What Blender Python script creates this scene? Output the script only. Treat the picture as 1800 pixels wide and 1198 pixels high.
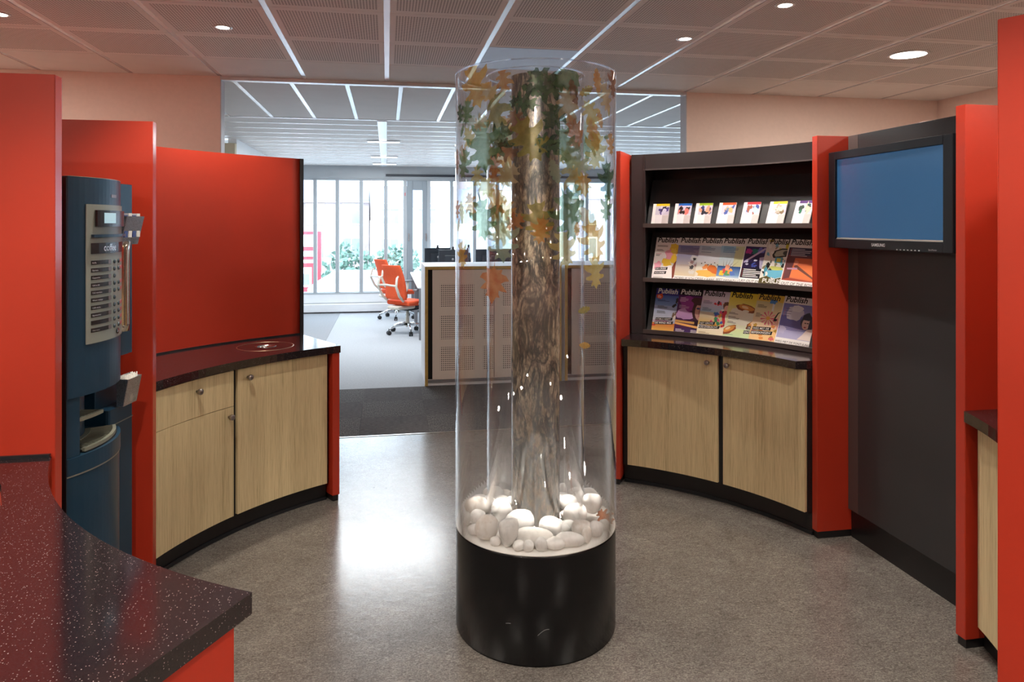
import bpy, bmesh, math, random
from mathutils import Vector, Matrix, noise
from mathutils.geometry import delaunay_2d_cdt

for o in list(bpy.data.objects):
    bpy.data.objects.remove(o)
scene = bpy.context.scene
col = scene.collection
R = math.radians
PI = math.pi

# ------------------------------------------------------------------ camera
CAM_H = 1.6
cam_d = bpy.data.cameras.new('camera')
cam_d.lens, cam_d.sensor_width, cam_d.sensor_fit = 25.0, 36.0, 'HORIZONTAL'
cam_d.shift_y = -204 / 1800
cam_d.clip_start, cam_d.clip_end = 0.05, 300
cam = bpy.data.objects.new('camera', cam_d)
cam.location = (0, 0, CAM_H)
cam.rotation_euler = (R(90), 0, -math.atan2(220, 1250))
col.objects.link(cam)
scene.camera = cam

# ------------------------------------------------------------------ sky, daylight, exposure
w = bpy.data.worlds.new('sky')
scene.world = w
w.use_nodes = True
wn = w.node_tree.nodes
wn['Background'].inputs['Color'].default_value = (0.70, 0.85, 1.0, 1)
wn['Background'].inputs['Strength'].default_value = 7.6
portal_d = bpy.data.lights.new('window_daylight_portal', 'AREA')
portal_d.shape, portal_d.size, portal_d.size_y = 'RECTANGLE', 8.2, 2.2
portal_d.cycles.is_portal = True
portal = bpy.data.objects.new('window_daylight_portal', portal_d)
portal.location = (2.1, 13.55, 1.42)
portal.rotation_euler = (R(-90), 0, 0)      # faces the room (-v)
col.objects.link(portal)

vs = scene.view_settings
vs.view_transform = 'Standard'
vs.look = 'None'
vs.gamma = 1.0
vs.use_curve_mapping = False
vs.exposure = 0.5
scene.cycles.transparent_max_bounces = 24
scene.cycles.max_bounces = 8
scene.cycles.diffuse_bounces = 5
scene.cycles.glossy_bounces = 4
scene.cycles.sample_clamp_indirect = 6.0
scene.cycles.caustics_reflective = False
scene.cycles.use_denoising = True
scene.cycles.use_adaptive_sampling = True
scene.cycles.adaptive_threshold = 0.035
SPOT_W = 56.0      # small halogen spots
DOWN_W = 21.0       # large round downlights

# ------------------------------------------------------------------ materials
def srgb(r, g, b):
    f = lambda c: (c / 255 / 12.92) if c <= 10 else ((c / 255 + .055) / 1.055) ** 2.4
    return (f(r), f(g), f(b), 1)

class NT:
    def __init__(self, name):
        self.m = bpy.data.materials.new(name)
        self.m.use_nodes = True
        self.t = self.m.node_tree
        self.b = self.t.nodes.get('Principled BSDF')
        self.out = self.t.nodes.get('Material Output')
    def n(self, kind, **kw):
        x = self.t.nodes.new(kind)
        for k, v in kw.items():
            if k in x.inputs.keys() if isinstance(k, str) else False:
                x.inputs[k].default_value = v
            else:
                setattr(x, k, v)
        return x
    def l(self, a, b):
        self.t.links.new(a, b)
    def math(self, op, a, b=None):
        x = self.t.nodes.new('ShaderNodeMath'); x.operation = op
        for i, s in enumerate((a, b)):
            if s is None: continue
            if isinstance(s, (int, float)): x.inputs[i].default_value = s
            else: self.l(s, x.inputs[i])
        return x.outputs[0]
    def coords(self, scale=(1, 1, 1), kind='Object'):
        tc = self.t.nodes.new('ShaderNodeTexCoord')
        mp = self.t.nodes.new('ShaderNodeMapping')
        mp.inputs['Scale'].default_value = scale
        self.l(tc.outputs[kind], mp.inputs['Vector'])
        return mp.outputs[0]
    def noise(self, vec, scale=5, detail=3, rough=.5, dist=0):
        x = self.t.nodes.new('ShaderNodeTexNoise')
        x.inputs['Scale'].default_value = scale
        x.inputs['Detail'].default_value = detail
        x.inputs['Roughness'].default_value = rough
        x.inputs['Distortion'].default_value = dist
        if vec is not None: self.l(vec, x.inputs['Vector'])
        return x.outputs['Fac']
    def ramp(self, fac, stops, interp='LINEAR'):
        x = self.t.nodes.new('ShaderNodeValToRGB')
        x.color_ramp.interpolation = interp
        e = x.color_ramp.elements
        while len(e) < len(stops): e.new(.5)
        for el, (p, c) in zip(e, stops):
            el.position = p; el.color = c
        self.l(fac, x.inputs['Fac'])
        return x.outputs['Color']
    def bump(self, h, strength=.2, dist=.01):
        x = self.t.nodes.new('ShaderNodeBump')
        x.inputs['Strength'].default_value = strength
        x.inputs['Distance'].default_value = dist
        self.l(h, x.inputs['Height'])
        self.l(x.outputs[0], self.b.inputs['Normal'])
    def set(self, **kw):
        for k, v in kw.items():
            self.b.inputs[k.replace('_', ' ')].default_value = v
        return self

M = {}
def plain(name, c, rough=.5, metal=0, spec=.5, coat=0, var=.06, vscale=6):
    t = NT(name)
    t.set(Roughness=rough, Metallic=metal)
    t.b.inputs['Specular IOR Level'].default_value = spec
    t.b.inputs['Coat Weight'].default_value = coat
    t.b.inputs['Coat Roughness'].default_value = .06
    f = t.noise(t.coords(), vscale, 3)
    lo = tuple(max(0, x * (1 - var)) for x in c[:3]) + (1,)
    hi = tuple(min(1, x * (1 + var)) for x in c[:3]) + (1,)
    t.l(t.ramp(f, [(.3, lo), (.7, hi)]), t.b.inputs['Base Color'])
    M[name] = t.m
    return t

plain('red_laminate', (.47, .036, .015, 1), .38, spec=.45, var=.03)
plain('red_edge', (.50, .045, .022, 1), .22, spec=.6, var=.02)
plain('black_plinth', (.012, .011, .012, 1), .3, spec=.5)
plain('black_edge', (.014, .016, .02, 1), .3)
plain('dark_grey_panel', (.034, .034, .037, 1), .38, spec=.5, var=.1, vscale=2.5)
plain('rack_dark', (.026, .022, .024, 1), .35, spec=.5)
plain('rack_edge', (.075, .062, .06, 1), .28, spec=.6)
plain('white_wall', (.82, .66, .59, 1), .8, spec=.2, var=.02, vscale=40)  # white wall with the pink of red bounce light put into its colour
plain('wall_end', (.55, .55, .58, 1), .5)
plain('office_white', (.82, .83, .84, 1), .55, spec=.35, var=.02)
plain('window_frame', (.40, .43, .45, 1), .35, var=.02)
plain('door_frame_grey', (.26, .30, .33, 1), .35, var=.02)
plain('rail_white', (.80, .82, .86, 1), .25, metal=.35, var=.02)
plain('bar_white', (.90, .92, .95, 1), .5, var=.01)
plain('blind_black', (.02, .025, .035, 1), .4)
plain('steel', (.62, .60, .58, 1), .22, metal=1, var=.04, vscale=30)
plain('knob_steel', (.36, .32, .31, 1), .28, metal=1, var=.05)
plain('gold_ring', (.62, .42, .28, 1), .28, metal=1, var=.05)
plain('machine_blue', (.008, .040, .078, 1), .36, spec=.5, var=.1, vscale=3)
plain('machine_black', (.006, .007, .009, 1), .4)
plain('machine_panel', (.25, .28, .25, 1), .38, spec=.5, var=.03)
plain('machine_line', (.32, .32, .27, 1), .3, metal=.4)
plain('grille_metal', (.27, .28, .22, 1), .35, metal=.2)
plain('label_black', (.02, .018, .02, 1), .25)
plain('label_glow', (.16, .13, .14, 1), .3)
plain('button_grey', (.045, .07, .09, 1), .25)
plain('red_sticker', (.55, .16, .17, 1), .5)
plain('white_plastic', (.78, .77, .73, 1), .4, var=.02)
plain('beige_panel', (.64, .56, .47, 1), .45, var=.02)
plain('cabinet_oak_edge', (.52, .36, .10, 1), .5, var=.1, vscale=30)
plain('monitor_black', (.012, .016, .022, 1), .4)
plain('chair_orange', (.72, .10, .035, 1), .8, spec=.2, var=.06, vscale=60)
plain('chair_cream', (.66, .62, .53, 1), .4, var=.02)
plain('chrome', (.75, .77, .80, 1), .08, metal=1, var=.01)
plain('rubber_black', (.014, .014, .015, 1), .6)
plain('grey_metal', (.18, .18, .19, 1), .45)
plain('tile_metal', (.42, .46, .55, 1), .5, metal=.3, var=.04)
plain('tv_black', (.010, .012, .016, 1), .28, spec=.5)
plain('tv_bevel', (.20, .19, .17, 1), .3, metal=.5)
plain('paper_white', (.86, .85, .83, 1), .5, var=.02)
plain('disc_white', (.88, .86, .82, 1), .5, var=.03)
plain('base_black', (.005, .005, .006, 1), .24, spec=.28, var=.15, vscale=20)
plain('outdoor_paving', (.42, .43, .44, 1), .9, var=.1, vscale=.4)
plain('house_brick', (.33, .27, .27, 1), .9, var=.12, vscale=1.2)
plain('house_pale', (.55, .54, .54, 1), .9, var=.06, vscale=1)
plain('roof_tile', (.20, .21, .27, 1), .8, var=.2, vscale=2)
plain('house_glass', (.20, .24, .30, 1), .1, spec=.7)
plain('kiosk_red', (.42, .03, .05, 1), .5)
plain('kiosk_white', (.75, .72, .72, 1), .6)
plain('bark_brown', (.06, .05, .045, 1), .9)
plain('car_paint', (.45, .47, .5, 1), .2, metal=.4)
plain('bush_green', (.11, .19, .15, 1), .8, var=.35, vscale=9)
plain('pole_grey', (.55, .57, .6, 1), .4)
plain('packet_blue', (.03, .05, .22, 1), .4)
plain('cup_chrome', (.80, .74, .62, 1), .12, metal=1, var=.12, vscale=25)
plain('leaf_fallen', (.45, .14, .04, 1), .6, var=.3, vscale=60)
plain('lens_housing', (.60, .58, .56, 1), .3, metal=.5)
plain('beige_wall', (.52, .44, .30, 1), .7)
plain('void_dark', (.01, .01, .01, 1), .8)

def emit(name, c, s):
    t = NT(name)
    t.set(Base_Color=(c[0], c[1], c[2], 1))
    t.b.inputs['Emission Color'].default_value = (c[0], c[1], c[2], 1)
    t.b.inputs['Emission Strength'].default_value = s
    M[name] = t.m
emit('lamp_glow', (1, .94, .86), 14)
emit('lamp_glow_soft', (1, .93, .85), 6)
emit('tube_glow', (.93, .97, 1), 2.5)
emit('display_glow', (.30, .45, .52), .55)

def tv_screen():
    t = NT('tv_screen')
    t.set(Roughness=.16)
    g = t.coords((1, 1, 1))
    f = t.noise(g, 2, 1)
    t.l(t.ramp(f, [(.3, (.010, .035, .085, 1)), (.7, (.012, .042, .095, 1))]), t.b.inputs['Base Color'])
    t.b.inputs['Emission Color'].default_value = (.035, .115, .24, 1)
    t.b.inputs['Emission Strength'].default_value = .40
    M['tv_screen'] = t.m
tv_screen()

def oak(name, dark, light):
    t = NT(name)
    a = t.noise(t.coords((260, 260, 3)), 1, 4, .7)
    b = t.noise(t.coords((700, 700, 9)), 1, 2, .6)
    g = t.noise(t.coords((30, 30, .8)), 1, 2, .5)
    c = t.math('ADD', t.math('MULTIPLY', t.math('ADD', a, b), .42), t.math('MULTIPLY', g, .16))
    t.l(t.ramp(c, [(.36, dark), (.47, tuple(p * .3 + q * .7 for p, q in zip(dark, light))), (.60, light)]), t.b.inputs['Base Color'])
    t.set(Roughness=.45)
    t.b.inputs['Specular IOR Level'].default_value = .35
    t.bump(c, .10, .001)
    M[name] = t.m
oak('oak_veneer', (.38, .275, .13, 1), (.78, .65, .385, 1))

def worktop():
    t = NT('speckled_worktop')
    v = t.coords()
    vo = t.t.nodes.new('ShaderNodeTexVoronoi')
    vo.inputs['Scale'].default_value = 230
    t.l(v, vo.inputs['Vector'])
    s1 = t.math('LESS_THAN', vo.outputs['Distance'], .24)
    sc = t.t.nodes.new('ShaderNodeSeparateColor')
    t.l(vo.outputs['Color'], sc.inputs[0])
    s2 = t.math('GREATER_THAN', sc.outputs[0], .60)
    dots = t.math('MULTIPLY', t.math('MULTIPLY', s1, s2), sc.outputs[1])
    n = t.noise(v, 260, 2)
    base = t.ramp(n, [(.35, (.010, .007, .009, 1)), (.7, (.030, .019, .022, 1))])
    mx = t.t.nodes.new('ShaderNodeMix'); mx.data_type = 'RGBA'
    t.l(dots, mx.inputs[0]); t.l(base, mx.inputs[6]); mx.inputs[7].default_value = (.36, .30, .29, 1)
    t.l(mx.outputs[2], t.b.inputs['Base Color'])
    t.set(Roughness=.12)
    t.b.inputs['Specular IOR Level'].default_value = 1.0
    M['speckled_worktop'] = t.m
worktop()

def lino():
    t = NT('linoleum')
    v = t.coords()
    a = t.noise(v, 3.2, 5, .62, 1.2)
    b = t.noise(t.coords((1, 2.2, 1)), 38, 4, .7, 2.2)
    c = t.noise(v, 160, 2, .6)
    s = t.math('ADD', t.math('MULTIPLY', a, .16), t.math('ADD', t.math('MULTIPLY', b, .54), t.math('MULTIPLY', c, .30)))
    t.l(t.ramp(s, [(.38, (.075, .066, .060, 1)), (.50, (.150, .136, .124, 1)), (.60, (.26, .24, .218, 1))]), t.b.inputs['Base Color'])
    t.l(t.ramp(b, [(.3, (.17, .17, .17, 1)), (.7, (.25, .25, .25, 1))]), t.b.inputs['Roughness'])
    t.b.inputs['Specular IOR Level'].default_value = .70
    h = t.noise(v, 22, 3, .6, .6)
    t.bump(h, .10, .006)
    M['linoleum'] = t.m
lino()

def carpet(name, d, l, sc):
    t = NT(name)
    a = t.noise(t.coords(sc), 1, 3, .7)
    t.l(t.ramp(a, [(.35, d), (.65, l)]), t.b.inputs['Base Color'])
    t.set(Roughness=.95)
    t.b.inputs['Specular IOR Level'].default_value = .15
    t.bump(a, .5, .006)
    M[name] = t.m
carpet('carpet_along', (.050, .046, .048, 1), (.145, .135, .135, 1), (26, 190, 90))
carpet('carpet_across', (.045, .042, .045, 1), (.175, .165, .16, 1), (150, 32, 90))
carpet('carpet_light', (.36, .37, .39, 1), (.47, .48, .50, 1), (60, 160, 60))
carpet('carpet_mid', (.24, .245, .26, 1), (.33, .335, .35, 1), (60, 160, 60))

def perforated(name, base, pitch, rad, margin, half, dark):
    t = NT(name)
    tc = t.t.nodes.new('ShaderNodeTexCoord')
    sp = t.t.nodes.new('ShaderNodeSeparateXYZ')
    t.l(tc.outputs['Object'], sp.inputs[0])
    d = []
    for i in (0, 1):
        f = t.math('FRACT', t.math('DIVIDE', sp.outputs[i], pitch))
        d.append(t.math('POWER', t.math('SUBTRACT', f, .5), 2.0))
    hole = t.math('LESS_THAN', t.math('SQRT', t.math('ADD', d[0], d[1])), rad)
    for i in (0, 1):
        hole = t.math('MULTIPLY', hole, t.math('LESS_THAN', t.math('ABSOLUTE', sp.outputs[i]), half - margin))
    mx = t.t.nodes.new('ShaderNodeMix'); mx.data_type = 'RGBA'
    t.l(hole, mx.inputs[0]); mx.inputs[6].default_value = base; mx.inputs[7].default_value = dark
    t.l(mx.outputs[2], t.b.inputs['Base Color'])
    t.set(Roughness=.75)
    t.b.inputs['Specular IOR Level'].default_value = .25
    M[name] = t.m
perforated('ceiling_perforated', (.84, .79, .75, 1), .0150, .33, .028, .285, (.26, .23, .21, 1))
plain('ceiling_plain', (.78, .74, .70, 1), .75, spec=.2, var=.02)
plain('office_panel', (.62, .58, .55, 1), .6, spec=.3, var=.02)
plain('plenum', (.20, .19, .18, 1), .9)

def tambour():
    # beige steel panel with three rows of punched blocks of small round holes (local x across, z up)
    t = NT('punched_panel')
    tc = t.t.nodes.new('ShaderNodeTexCoord')
    sp = t.t.nodes.new('ShaderNodeSeparateXYZ')
    t.l(tc.outputs['Object'], sp.inputs[0])
    X, Z = sp.outputs[0], sp.outputs[2]
    p = .0205
    fx = t.math('POWER', t.math('SUBTRACT', t.math('FRACT', t.math('DIVIDE', X, p)), .5), 2.0)
    fz = t.math('POWER', t.math('SUBTRACT', t.math('FRACT', t.math('DIVIDE', Z, p)), .5), 2.0)
    hole = t.math('LESS_THAN', t.math('ADD', fx, fz), .075)
    bx = t.math('FRACT', t.math('DIVIDE', t.math('SUBTRACT', X, .075), .43))
    hole = t.math('MULTIPLY', hole, t.math('LESS_THAN', bx, .80))
    hole = t.math('MULTIPLY', hole, t.math('GREATER_THAN', X, .075))
    bz = t.math('FRACT', t.math('DIVIDE', t.math('SUBTRACT', Z, .145), .315))
    hole = t.math('MULTIPLY', hole, t.math('LESS_THAN', bz, .75))
    hole = t.math('MULTIPLY', hole, t.math('MULTIPLY', t.math('GREATER_THAN', Z, .145), t.math('LESS_THAN', Z, 1.03)))
    mx = t.t.nodes.new('ShaderNodeMix'); mx.data_type = 'RGBA'
    t.l(hole, mx.inputs[0]); mx.inputs[6].default_value = (.76, .68, .59, 1); mx.inputs[7].default_value = (.05, .045, .04, 1)
    t.l(mx.outputs[2], t.b.inputs['Base Color'])
    t.set(Roughness=.45)
    M['punched_panel'] = t.m
tambour()

def glassy(name, tint, f0=.04, rough=0.0):
    t = NT(name)
    t.t.nodes.remove(t.b)
    lw = t.t.nodes.new('ShaderNodeLayerWeight'); lw.inputs['Blend'].default_value = .5
    p = t.math('POWER', lw.outputs['Facing'], 5.0)
    fac = t.math('ADD', t.math('MULTIPLY', p, 1 - f0), f0)
    tr = t.t.nodes.new('ShaderNodeBsdfTransparent'); tr.inputs[0].default_value = tint
    gl = t.t.nodes.new('ShaderNodeBsdfGlossy'); gl.inputs['Roughness'].default_value = rough
    gl.inputs['Color'].default_value = (1, 1, 1, 1)
    mx = t.t.nodes.new('ShaderNodeMixShader')
    t.l(fac, mx.inputs[0]); t.l(tr.outputs[0], mx.inputs[1]); t.l(gl.outputs[0], mx.inputs[2])
    t.l(mx.outputs[0], t.out.inputs['Surface'])
    M[name] = t.m
glassy('acrylic', (.985, .99, .995, 1), .022)
glassy('acrylic_rim', (.80, .86, .93, 1), .30, .12)
glassy('window_glass', (.96, .98, .98, 1), .04)

def bark():
    t = NT('printed_bark')
    v = t.coords((1, 1, .33))
    def ridge(scale, lo, hi, dist):
        n = t.noise(v, scale, 5, .6, dist)
        return t.ramp(t.math('ABSOLUTE', t.math('SUBTRACT', n, .5)), [(lo, (0, 0, 0, 1)), (hi, (1, 1, 1, 1))])
    fine = t.noise(v, 75, 8, .8, .6)
    big = t.noise(v, 7, 3, .5)
    base = t.ramp(fine, [(.34, (.075, .055, .045, 1)), (.45, (.28, .20, .135, 1)), (.56, (.50, .40, .28, 1)), (.70, (.64, .55, .42, 1))])
    def mul(a, b, f):
        mx = t.t.nodes.new('ShaderNodeMix'); mx.data_type = 'RGBA'; mx.blend_type = 'MULTIPLY'
        mx.inputs[0].default_value = f
        t.l(a, mx.inputs[6]); t.l(b, mx.inputs[7])
        return mx.outputs[2]
    c = mul(base, ridge(15, .006, .075, .7), .95)
    c = mul(c, ridge(42, .0, .06, .5), .72)
    c = mul(c, t.ramp(big, [(.38, (.62, .56, .52, 1)), (.60, (1, 1, 1, 1))]), .8)
    t.l(c, t.b.inputs['Base Color'])
    t.set(Roughness=.6)
    t.b.inputs['Coat Weight'].default_value = 1.0
    t.b.inputs['Coat Roughness'].default_value = .03
    t.b.inputs['Coat IOR'].default_value = 1.6
    M['printed_bark'] = t.m
bark()

def leafmat(name, c1, c2):
    t = NT(name)
    t.t.nodes.remove(t.b)
    f = t.noise(t.coords(), 22, 4, .6)
    cr = t.ramp(f, [(.35, c1), (.62, c2)])
    df = t.t.nodes.new('ShaderNodeBsdfDiffuse'); tl = t.t.nodes.new('ShaderNodeBsdfTranslucent')
    tp = t.t.nodes.new('ShaderNodeBsdfTransparent')
    t.l(cr, df.inputs[0]); t.l(cr, tl.inputs[0])
    tp.inputs[0].default_value = tuple(min(1, .45 + .9 * (a + b) / 2) for a, b in zip(c1[:3], c2[:3])) + (1,)
    a = t.t.nodes.new('ShaderNodeMixShader'); a.inputs[0].default_value = .62
    b = t.t.nodes.new('ShaderNodeMixShader'); b.inputs[0].default_value = .42
    t.l(df.outputs[0], a.inputs[1]); t.l(tl.outputs[0], a.inputs[2])
    t.l(a.outputs[0], b.inputs[1]); t.l(tp.outputs[0], b.inputs[2])
    t.l(b.outputs[0], t.out.inputs['Surface'])
    M['leaf_' + name] = t.m
for nm, a, b in (('green', (.10, .20, .09, 1), (.26, .38, .20, 1)), ('dgreen', (.04, .11, .07, 1), (.13, .22, .11, 1)),
                 ('pgreen', (.36, .48, .36, 1), (.52, .60, .45, 1)), ('olive', (.26, .22, .05, 1), (.48, .42, .12, 1)),
                 ('yellow', (.66, .50, .14, 1), (.80, .68, .32, 1)), ('ochre', (.58, .30, .07, 1), (.72, .48, .14, 1)),
                 ('orange', (.68, .26, .07, 1), (.80, .46, .18, 1)), ('rust', (.50, .15, .05, 1), (.66, .30, .13, 1)),
                 ('brown', (.26, .12, .07, 1), (.42, .23, .14, 1)), ('tan', (.58, .42, .24, 1), (.70, .56, .36, 1))):
    up_ = lambda c: tuple(min(.92, x * 1.22) for x in c[:3]) + (1,)
    leafmat(nm, up_(a), up_(b))

def stone(name, c1, c2):
    t = NT(name)
    v = t.coords(kind='Object')
    f = t.noise(v, 14, 5, .62)
    g = t.noise(v, 70, 3, .6)
    s = t.math('ADD', t.math('MULTIPLY', f, .7), t.math('MULTIPLY', g, .3))
    t.l(t.ramp(s, [(.36, c1), (.56, c2)]), t.b.inputs['Base Color'])
    t.set(Roughness=.65)
    t.b.inputs['Specular IOR Level'].default_value = .3
    t.bump(s, .25, .004)
    M[name] = t.m
stone('pebble_white', (.78, .75, .72, 1), (.92, .90, .88, 1))
stone('pebble_grey', (.62, .61, .60, 1), (.82, .81, .79, 1))
stone('pebble_cream', (.70, .62, .54, 1), (.90, .86, .82, 1))

def printed(name, rough):
    t = NT(name)
    at = t.t.nodes.new('ShaderNodeAttribute'); at.attribute_name = 'ink'
    t.l(at.outputs['Color'], t.b.inputs['Base Color'])
    t.set(Roughness=rough)
    M[name] = t.m
printed('print_ink', .30)

def mesh_wire():
    t = NT('wire_mesh')
    t.set(Roughness=.3, Metallic=.9)
    vo = t.t.nodes.new('ShaderNodeTexVoronoi'); vo.inputs['Scale'].default_value = 260
    t.l(t.coords(), vo.inputs['Vector'])
    t.l(t.ramp(vo.outputs['Distance'], [(.15, (.12, .13, .17, 1)), (.4, (.58, .60, .66, 1))]), t.b.inputs['Base Color'])
    M['wire_mesh'] = t.m
mesh_wire()

# ------------------------------------------------------------------ mesh helpers
class MB:
    def __init__(self):
        self.v, self.f, self.s, self.c = [], [], [], None
    def add(self, vs, fs, smooth=False):
        k = len(self.v)
        self.v += [Vector(p) for p in vs]
        self.f += [tuple(i + k for i in f) for f in fs]
        self.s += [smooth] * len(fs)
        return self
    def box(self, x0, x1, y0, y1, z0, z1):
        return self.add([(x0, y0, z0), (x1, y0, z0), (x1, y1, z0), (x0, y1, z0), (x0, y0, z1), (x1, y0, z1), (x1, y1, z1), (x0, y1, z1)],
                        [(3, 2, 1, 0), (4, 5, 6, 7), (0, 1, 5, 4), (1, 2, 6, 5), (2, 3, 7, 6), (3, 0, 4, 7)])
    def prism(self, poly, z0, z1, holes=(), smooth=False):
        if not holes and False: pass
        loops = [list(poly)] + [list(h) for h in holes]
        pts, edges = [], []
        for lp in loops:
            k = len(pts); n = len(lp)
            pts += [Vector(p) for p in lp]
            edges += [(k + i, k + (i + 1) % n) for i in range(n)]
        r = delaunay_2d_cdt(pts, edges, [], 2 if not holes else 5 if False else 2, 1e-6)
        vv, ff = r[0], r[2]
        def inside(p, lp):
            c = False; n = len(lp)
            for i in range(n):
                a, b = lp[i], lp[(i + 1) % n]
                if (a[1] > p[1]) != (b[1] > p[1]) and p[0] < (b[0] - a[0]) * (p[1] - a[1]) / (b[1] - a[1]) + a[0]:
                    c = not c
            return c
        r = delaunay_2d_cdt(pts, edges, [], 0, 1e-6)
        vv = r[0]
        ff = []
        for f in r[2]:
            cx = sum(vv[i].x for i in f) / len(f); cy = sum(vv[i].y for i in f) / len(f)
            if inside((cx, cy), loops[0]) and not any(inside((cx, cy), h) for h in loops[1:]):
                ar = sum(vv[f[i]].x * vv[f[(i + 1) % len(f)]].y - vv[f[(i + 1) % len(f)]].x * vv[f[i]].y for i in range(len(f)))
                ff.append(tuple(f) if ar > 0 else tuple(reversed(f)))
        n = len(vv)
        self.add([(p.x, p.y, z1) for p in vv] + [(p.x, p.y, z0) for p in vv],
                 ff + [tuple(i + n for i in reversed(f)) for f in ff])
        for q, lp in enumerate(loops):
            a = sum(lp[i][0] * lp[(i + 1) % len(lp)][1] - lp[(i + 1) % len(lp)][0] * lp[i][1] for i in range(len(lp)))
            ccw = a > 0
            if q: ccw = not ccw
            m = len(lp)
            vs = [(p[0], p[1], z0) for p in lp] + [(p[0], p[1], z1) for p in lp]
            fs = [(i, (i + 1) % m, m + (i + 1) % m, m + i) for i in range(m)]
            if not ccw: fs = [tuple(reversed(f)) for f in fs]
            self.add(vs, fs, smooth)
        return self
    def lathe(self, prof, n=48, c=(0, 0), close=False, smooth=True, caps=True):
        vs, fs = [], []
        for r, z in prof:
            for i in range(n):
                t = 2 * PI * i / n
                vs.append((c[0] + r * math.cos(t), c[1] + r * math.sin(t), z))
        m = len(prof)
        for j in range(m if close else m - 1):
            jj = (j + 1) % m
            for i in range(n):
                fs.append((j * n + i, j * n + (i + 1) % n, jj * n + (i + 1) % n, jj * n + i))
        if caps and not close:
            fs.append(tuple(range(n - 1, -1, -1)))
            fs.append(tuple((m - 1) * n + i for i in range(n)))
        return self.add(vs, fs, smooth)
    def tube(self, pts, r, n=10, caps=True):
        pts = [Vector(p) for p in pts]
        rs = r if isinstance(r, (list, tuple)) else [r] * len(pts)
        vs, fs = [], []
        up = Vector((0, 0, 1))
        prev = None
        for i, p in enumerate(pts):
            d = (pts[min(i + 1, len(pts) - 1)] - pts[max(i - 1, 0)]).normalized()
            a = prev if prev is not None else (d.cross(up) if abs(d.dot(up)) < .95 else d.cross(Vector((1, 0, 0))))
            a = (a - d * a.dot(d)).normalized(); prev = a
            b = d.cross(a)
            for k in range(n):
                t = 2 * PI * k / n
                vs.append(p + (a * math.cos(t) + b * math.sin(t)) * rs[i])
        for i in range(len(pts) - 1):
            for k in range(n):
                fs.append((i * n + k, i * n + (k + 1) % n, (i + 1) * n + (k + 1) % n, (i + 1) * n + k))
        if caps:
            fs.append(tuple(range(n - 1, -1, -1))); fs.append(tuple((len(pts) - 1) * n + k for k in range(n)))
        return self.add(vs, fs, True)
    def ball(self, c, r, n=16, m=10):
        rx, ry, rz = r if isinstance(r, (tuple, list)) else (r, r, r)
        vs = [(c[0], c[1], c[2] + rz)]
        for j in range(1, m):
            a = PI * j / m
            for i in range(n):
                t = 2 * PI * i / n
                vs.append((c[0] + rx * math.sin(a) * math.cos(t), c[1] + ry * math.sin(a) * math.sin(t), c[2] + rz * math.cos(a)))
        vs.append((c[0], c[1], c[2] - rz))
        fs = [(0, 1 + i, 1 + (i + 1) % n) for i in range(n)]
        for j in range(m - 2):
            for i in range(n):
                fs.append((1 + j * n + i, 1 + (j + 1) * n + i, 1 + (j + 1) * n + (i + 1) % n, 1 + j * n + (i + 1) % n))
        L = len(vs) - 1
        fs += [(1 + (m - 2) * n + (i + 1) % n, 1 + (m - 2) * n + i, L) for i in range(n)]
        return self.add(vs, fs, True)
    def quad(self, a, b, c, d):
        return self.add([a, b, c, d], [(0, 1, 2, 3)])
    def xform(self, mat):
        self.v = [mat @ p for p in self.v]
        return self
    def mesh(self, name):
        me = bpy.data.meshes.new(name)
        me.from_pydata([tuple(p) for p in self.v], [], self.f)
        me.polygons.foreach_set('use_smooth', self.s)
        if self.c is not None:
            at = me.color_attributes.new('ink', 'FLOAT_COLOR', 'POINT')
            at.data.foreach_set('color', [x for c in self.c for x in c])
        me.update()
        return me
    def build(self, name, mat, parent=None, bevel=0, local=False, origin=None, segs=2):
        """one mesh object; a parent at world point W gets the vertices relative to it"""
        off = Vector((0, 0, 0))
        if parent is not None and not local:
            off = world(parent)
        if origin is not None:
            o3 = Vector(origin)
            self.v = [p - o3 for p in self.v]
        else:
            self.v = [p - off for p in self.v]
        me = self.mesh(name)
        me.materials.append(M[mat] if isinstance(mat, str) else mat)
        o = bpy.data.objects.new(name, me)
        col.objects.link(o)
        if parent is not None: o.parent = parent
        if origin is not None: o.location = o3 - off
        if bevel:
            b = o.modifiers.new('bevel', 'BEVEL')
            b.width, b.segments, b.limit_method, b.angle_limit = bevel, segs, 'ANGLE', R(40)
            b.harden_normals = False
        return o

def world(o):
    p = Vector((0, 0, 0))
    while o is not None:
        p += Vector(o.location)
        o = o.parent
    return p

def tag(o, label=None, cat=None, group=None, kind=None):
    if label: o['label'] = label
    if cat: o['category'] = cat
    if group: o['group'] = group
    if kind: o['kind'] = kind
    return o
def thing(name, label, cat, loc=(0, 0, 0), rz=0, group=None):
    o = bpy.data.objects.new(name, None)
    o.location = loc; o.rotation_euler = (0, 0, rz)
    o.empty_display_size = .05
    col.objects.link(o)
    return tag(o, label, cat, group)
def struct(o):
    o['kind'] = 'structure'
    return o
def copy_tree(o, parent=None):
    c = o.copy()
    col.objects.link(c)
    c.parent = parent
    for ch in list(o.children):
        copy_tree(ch, c)
    return c

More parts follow.
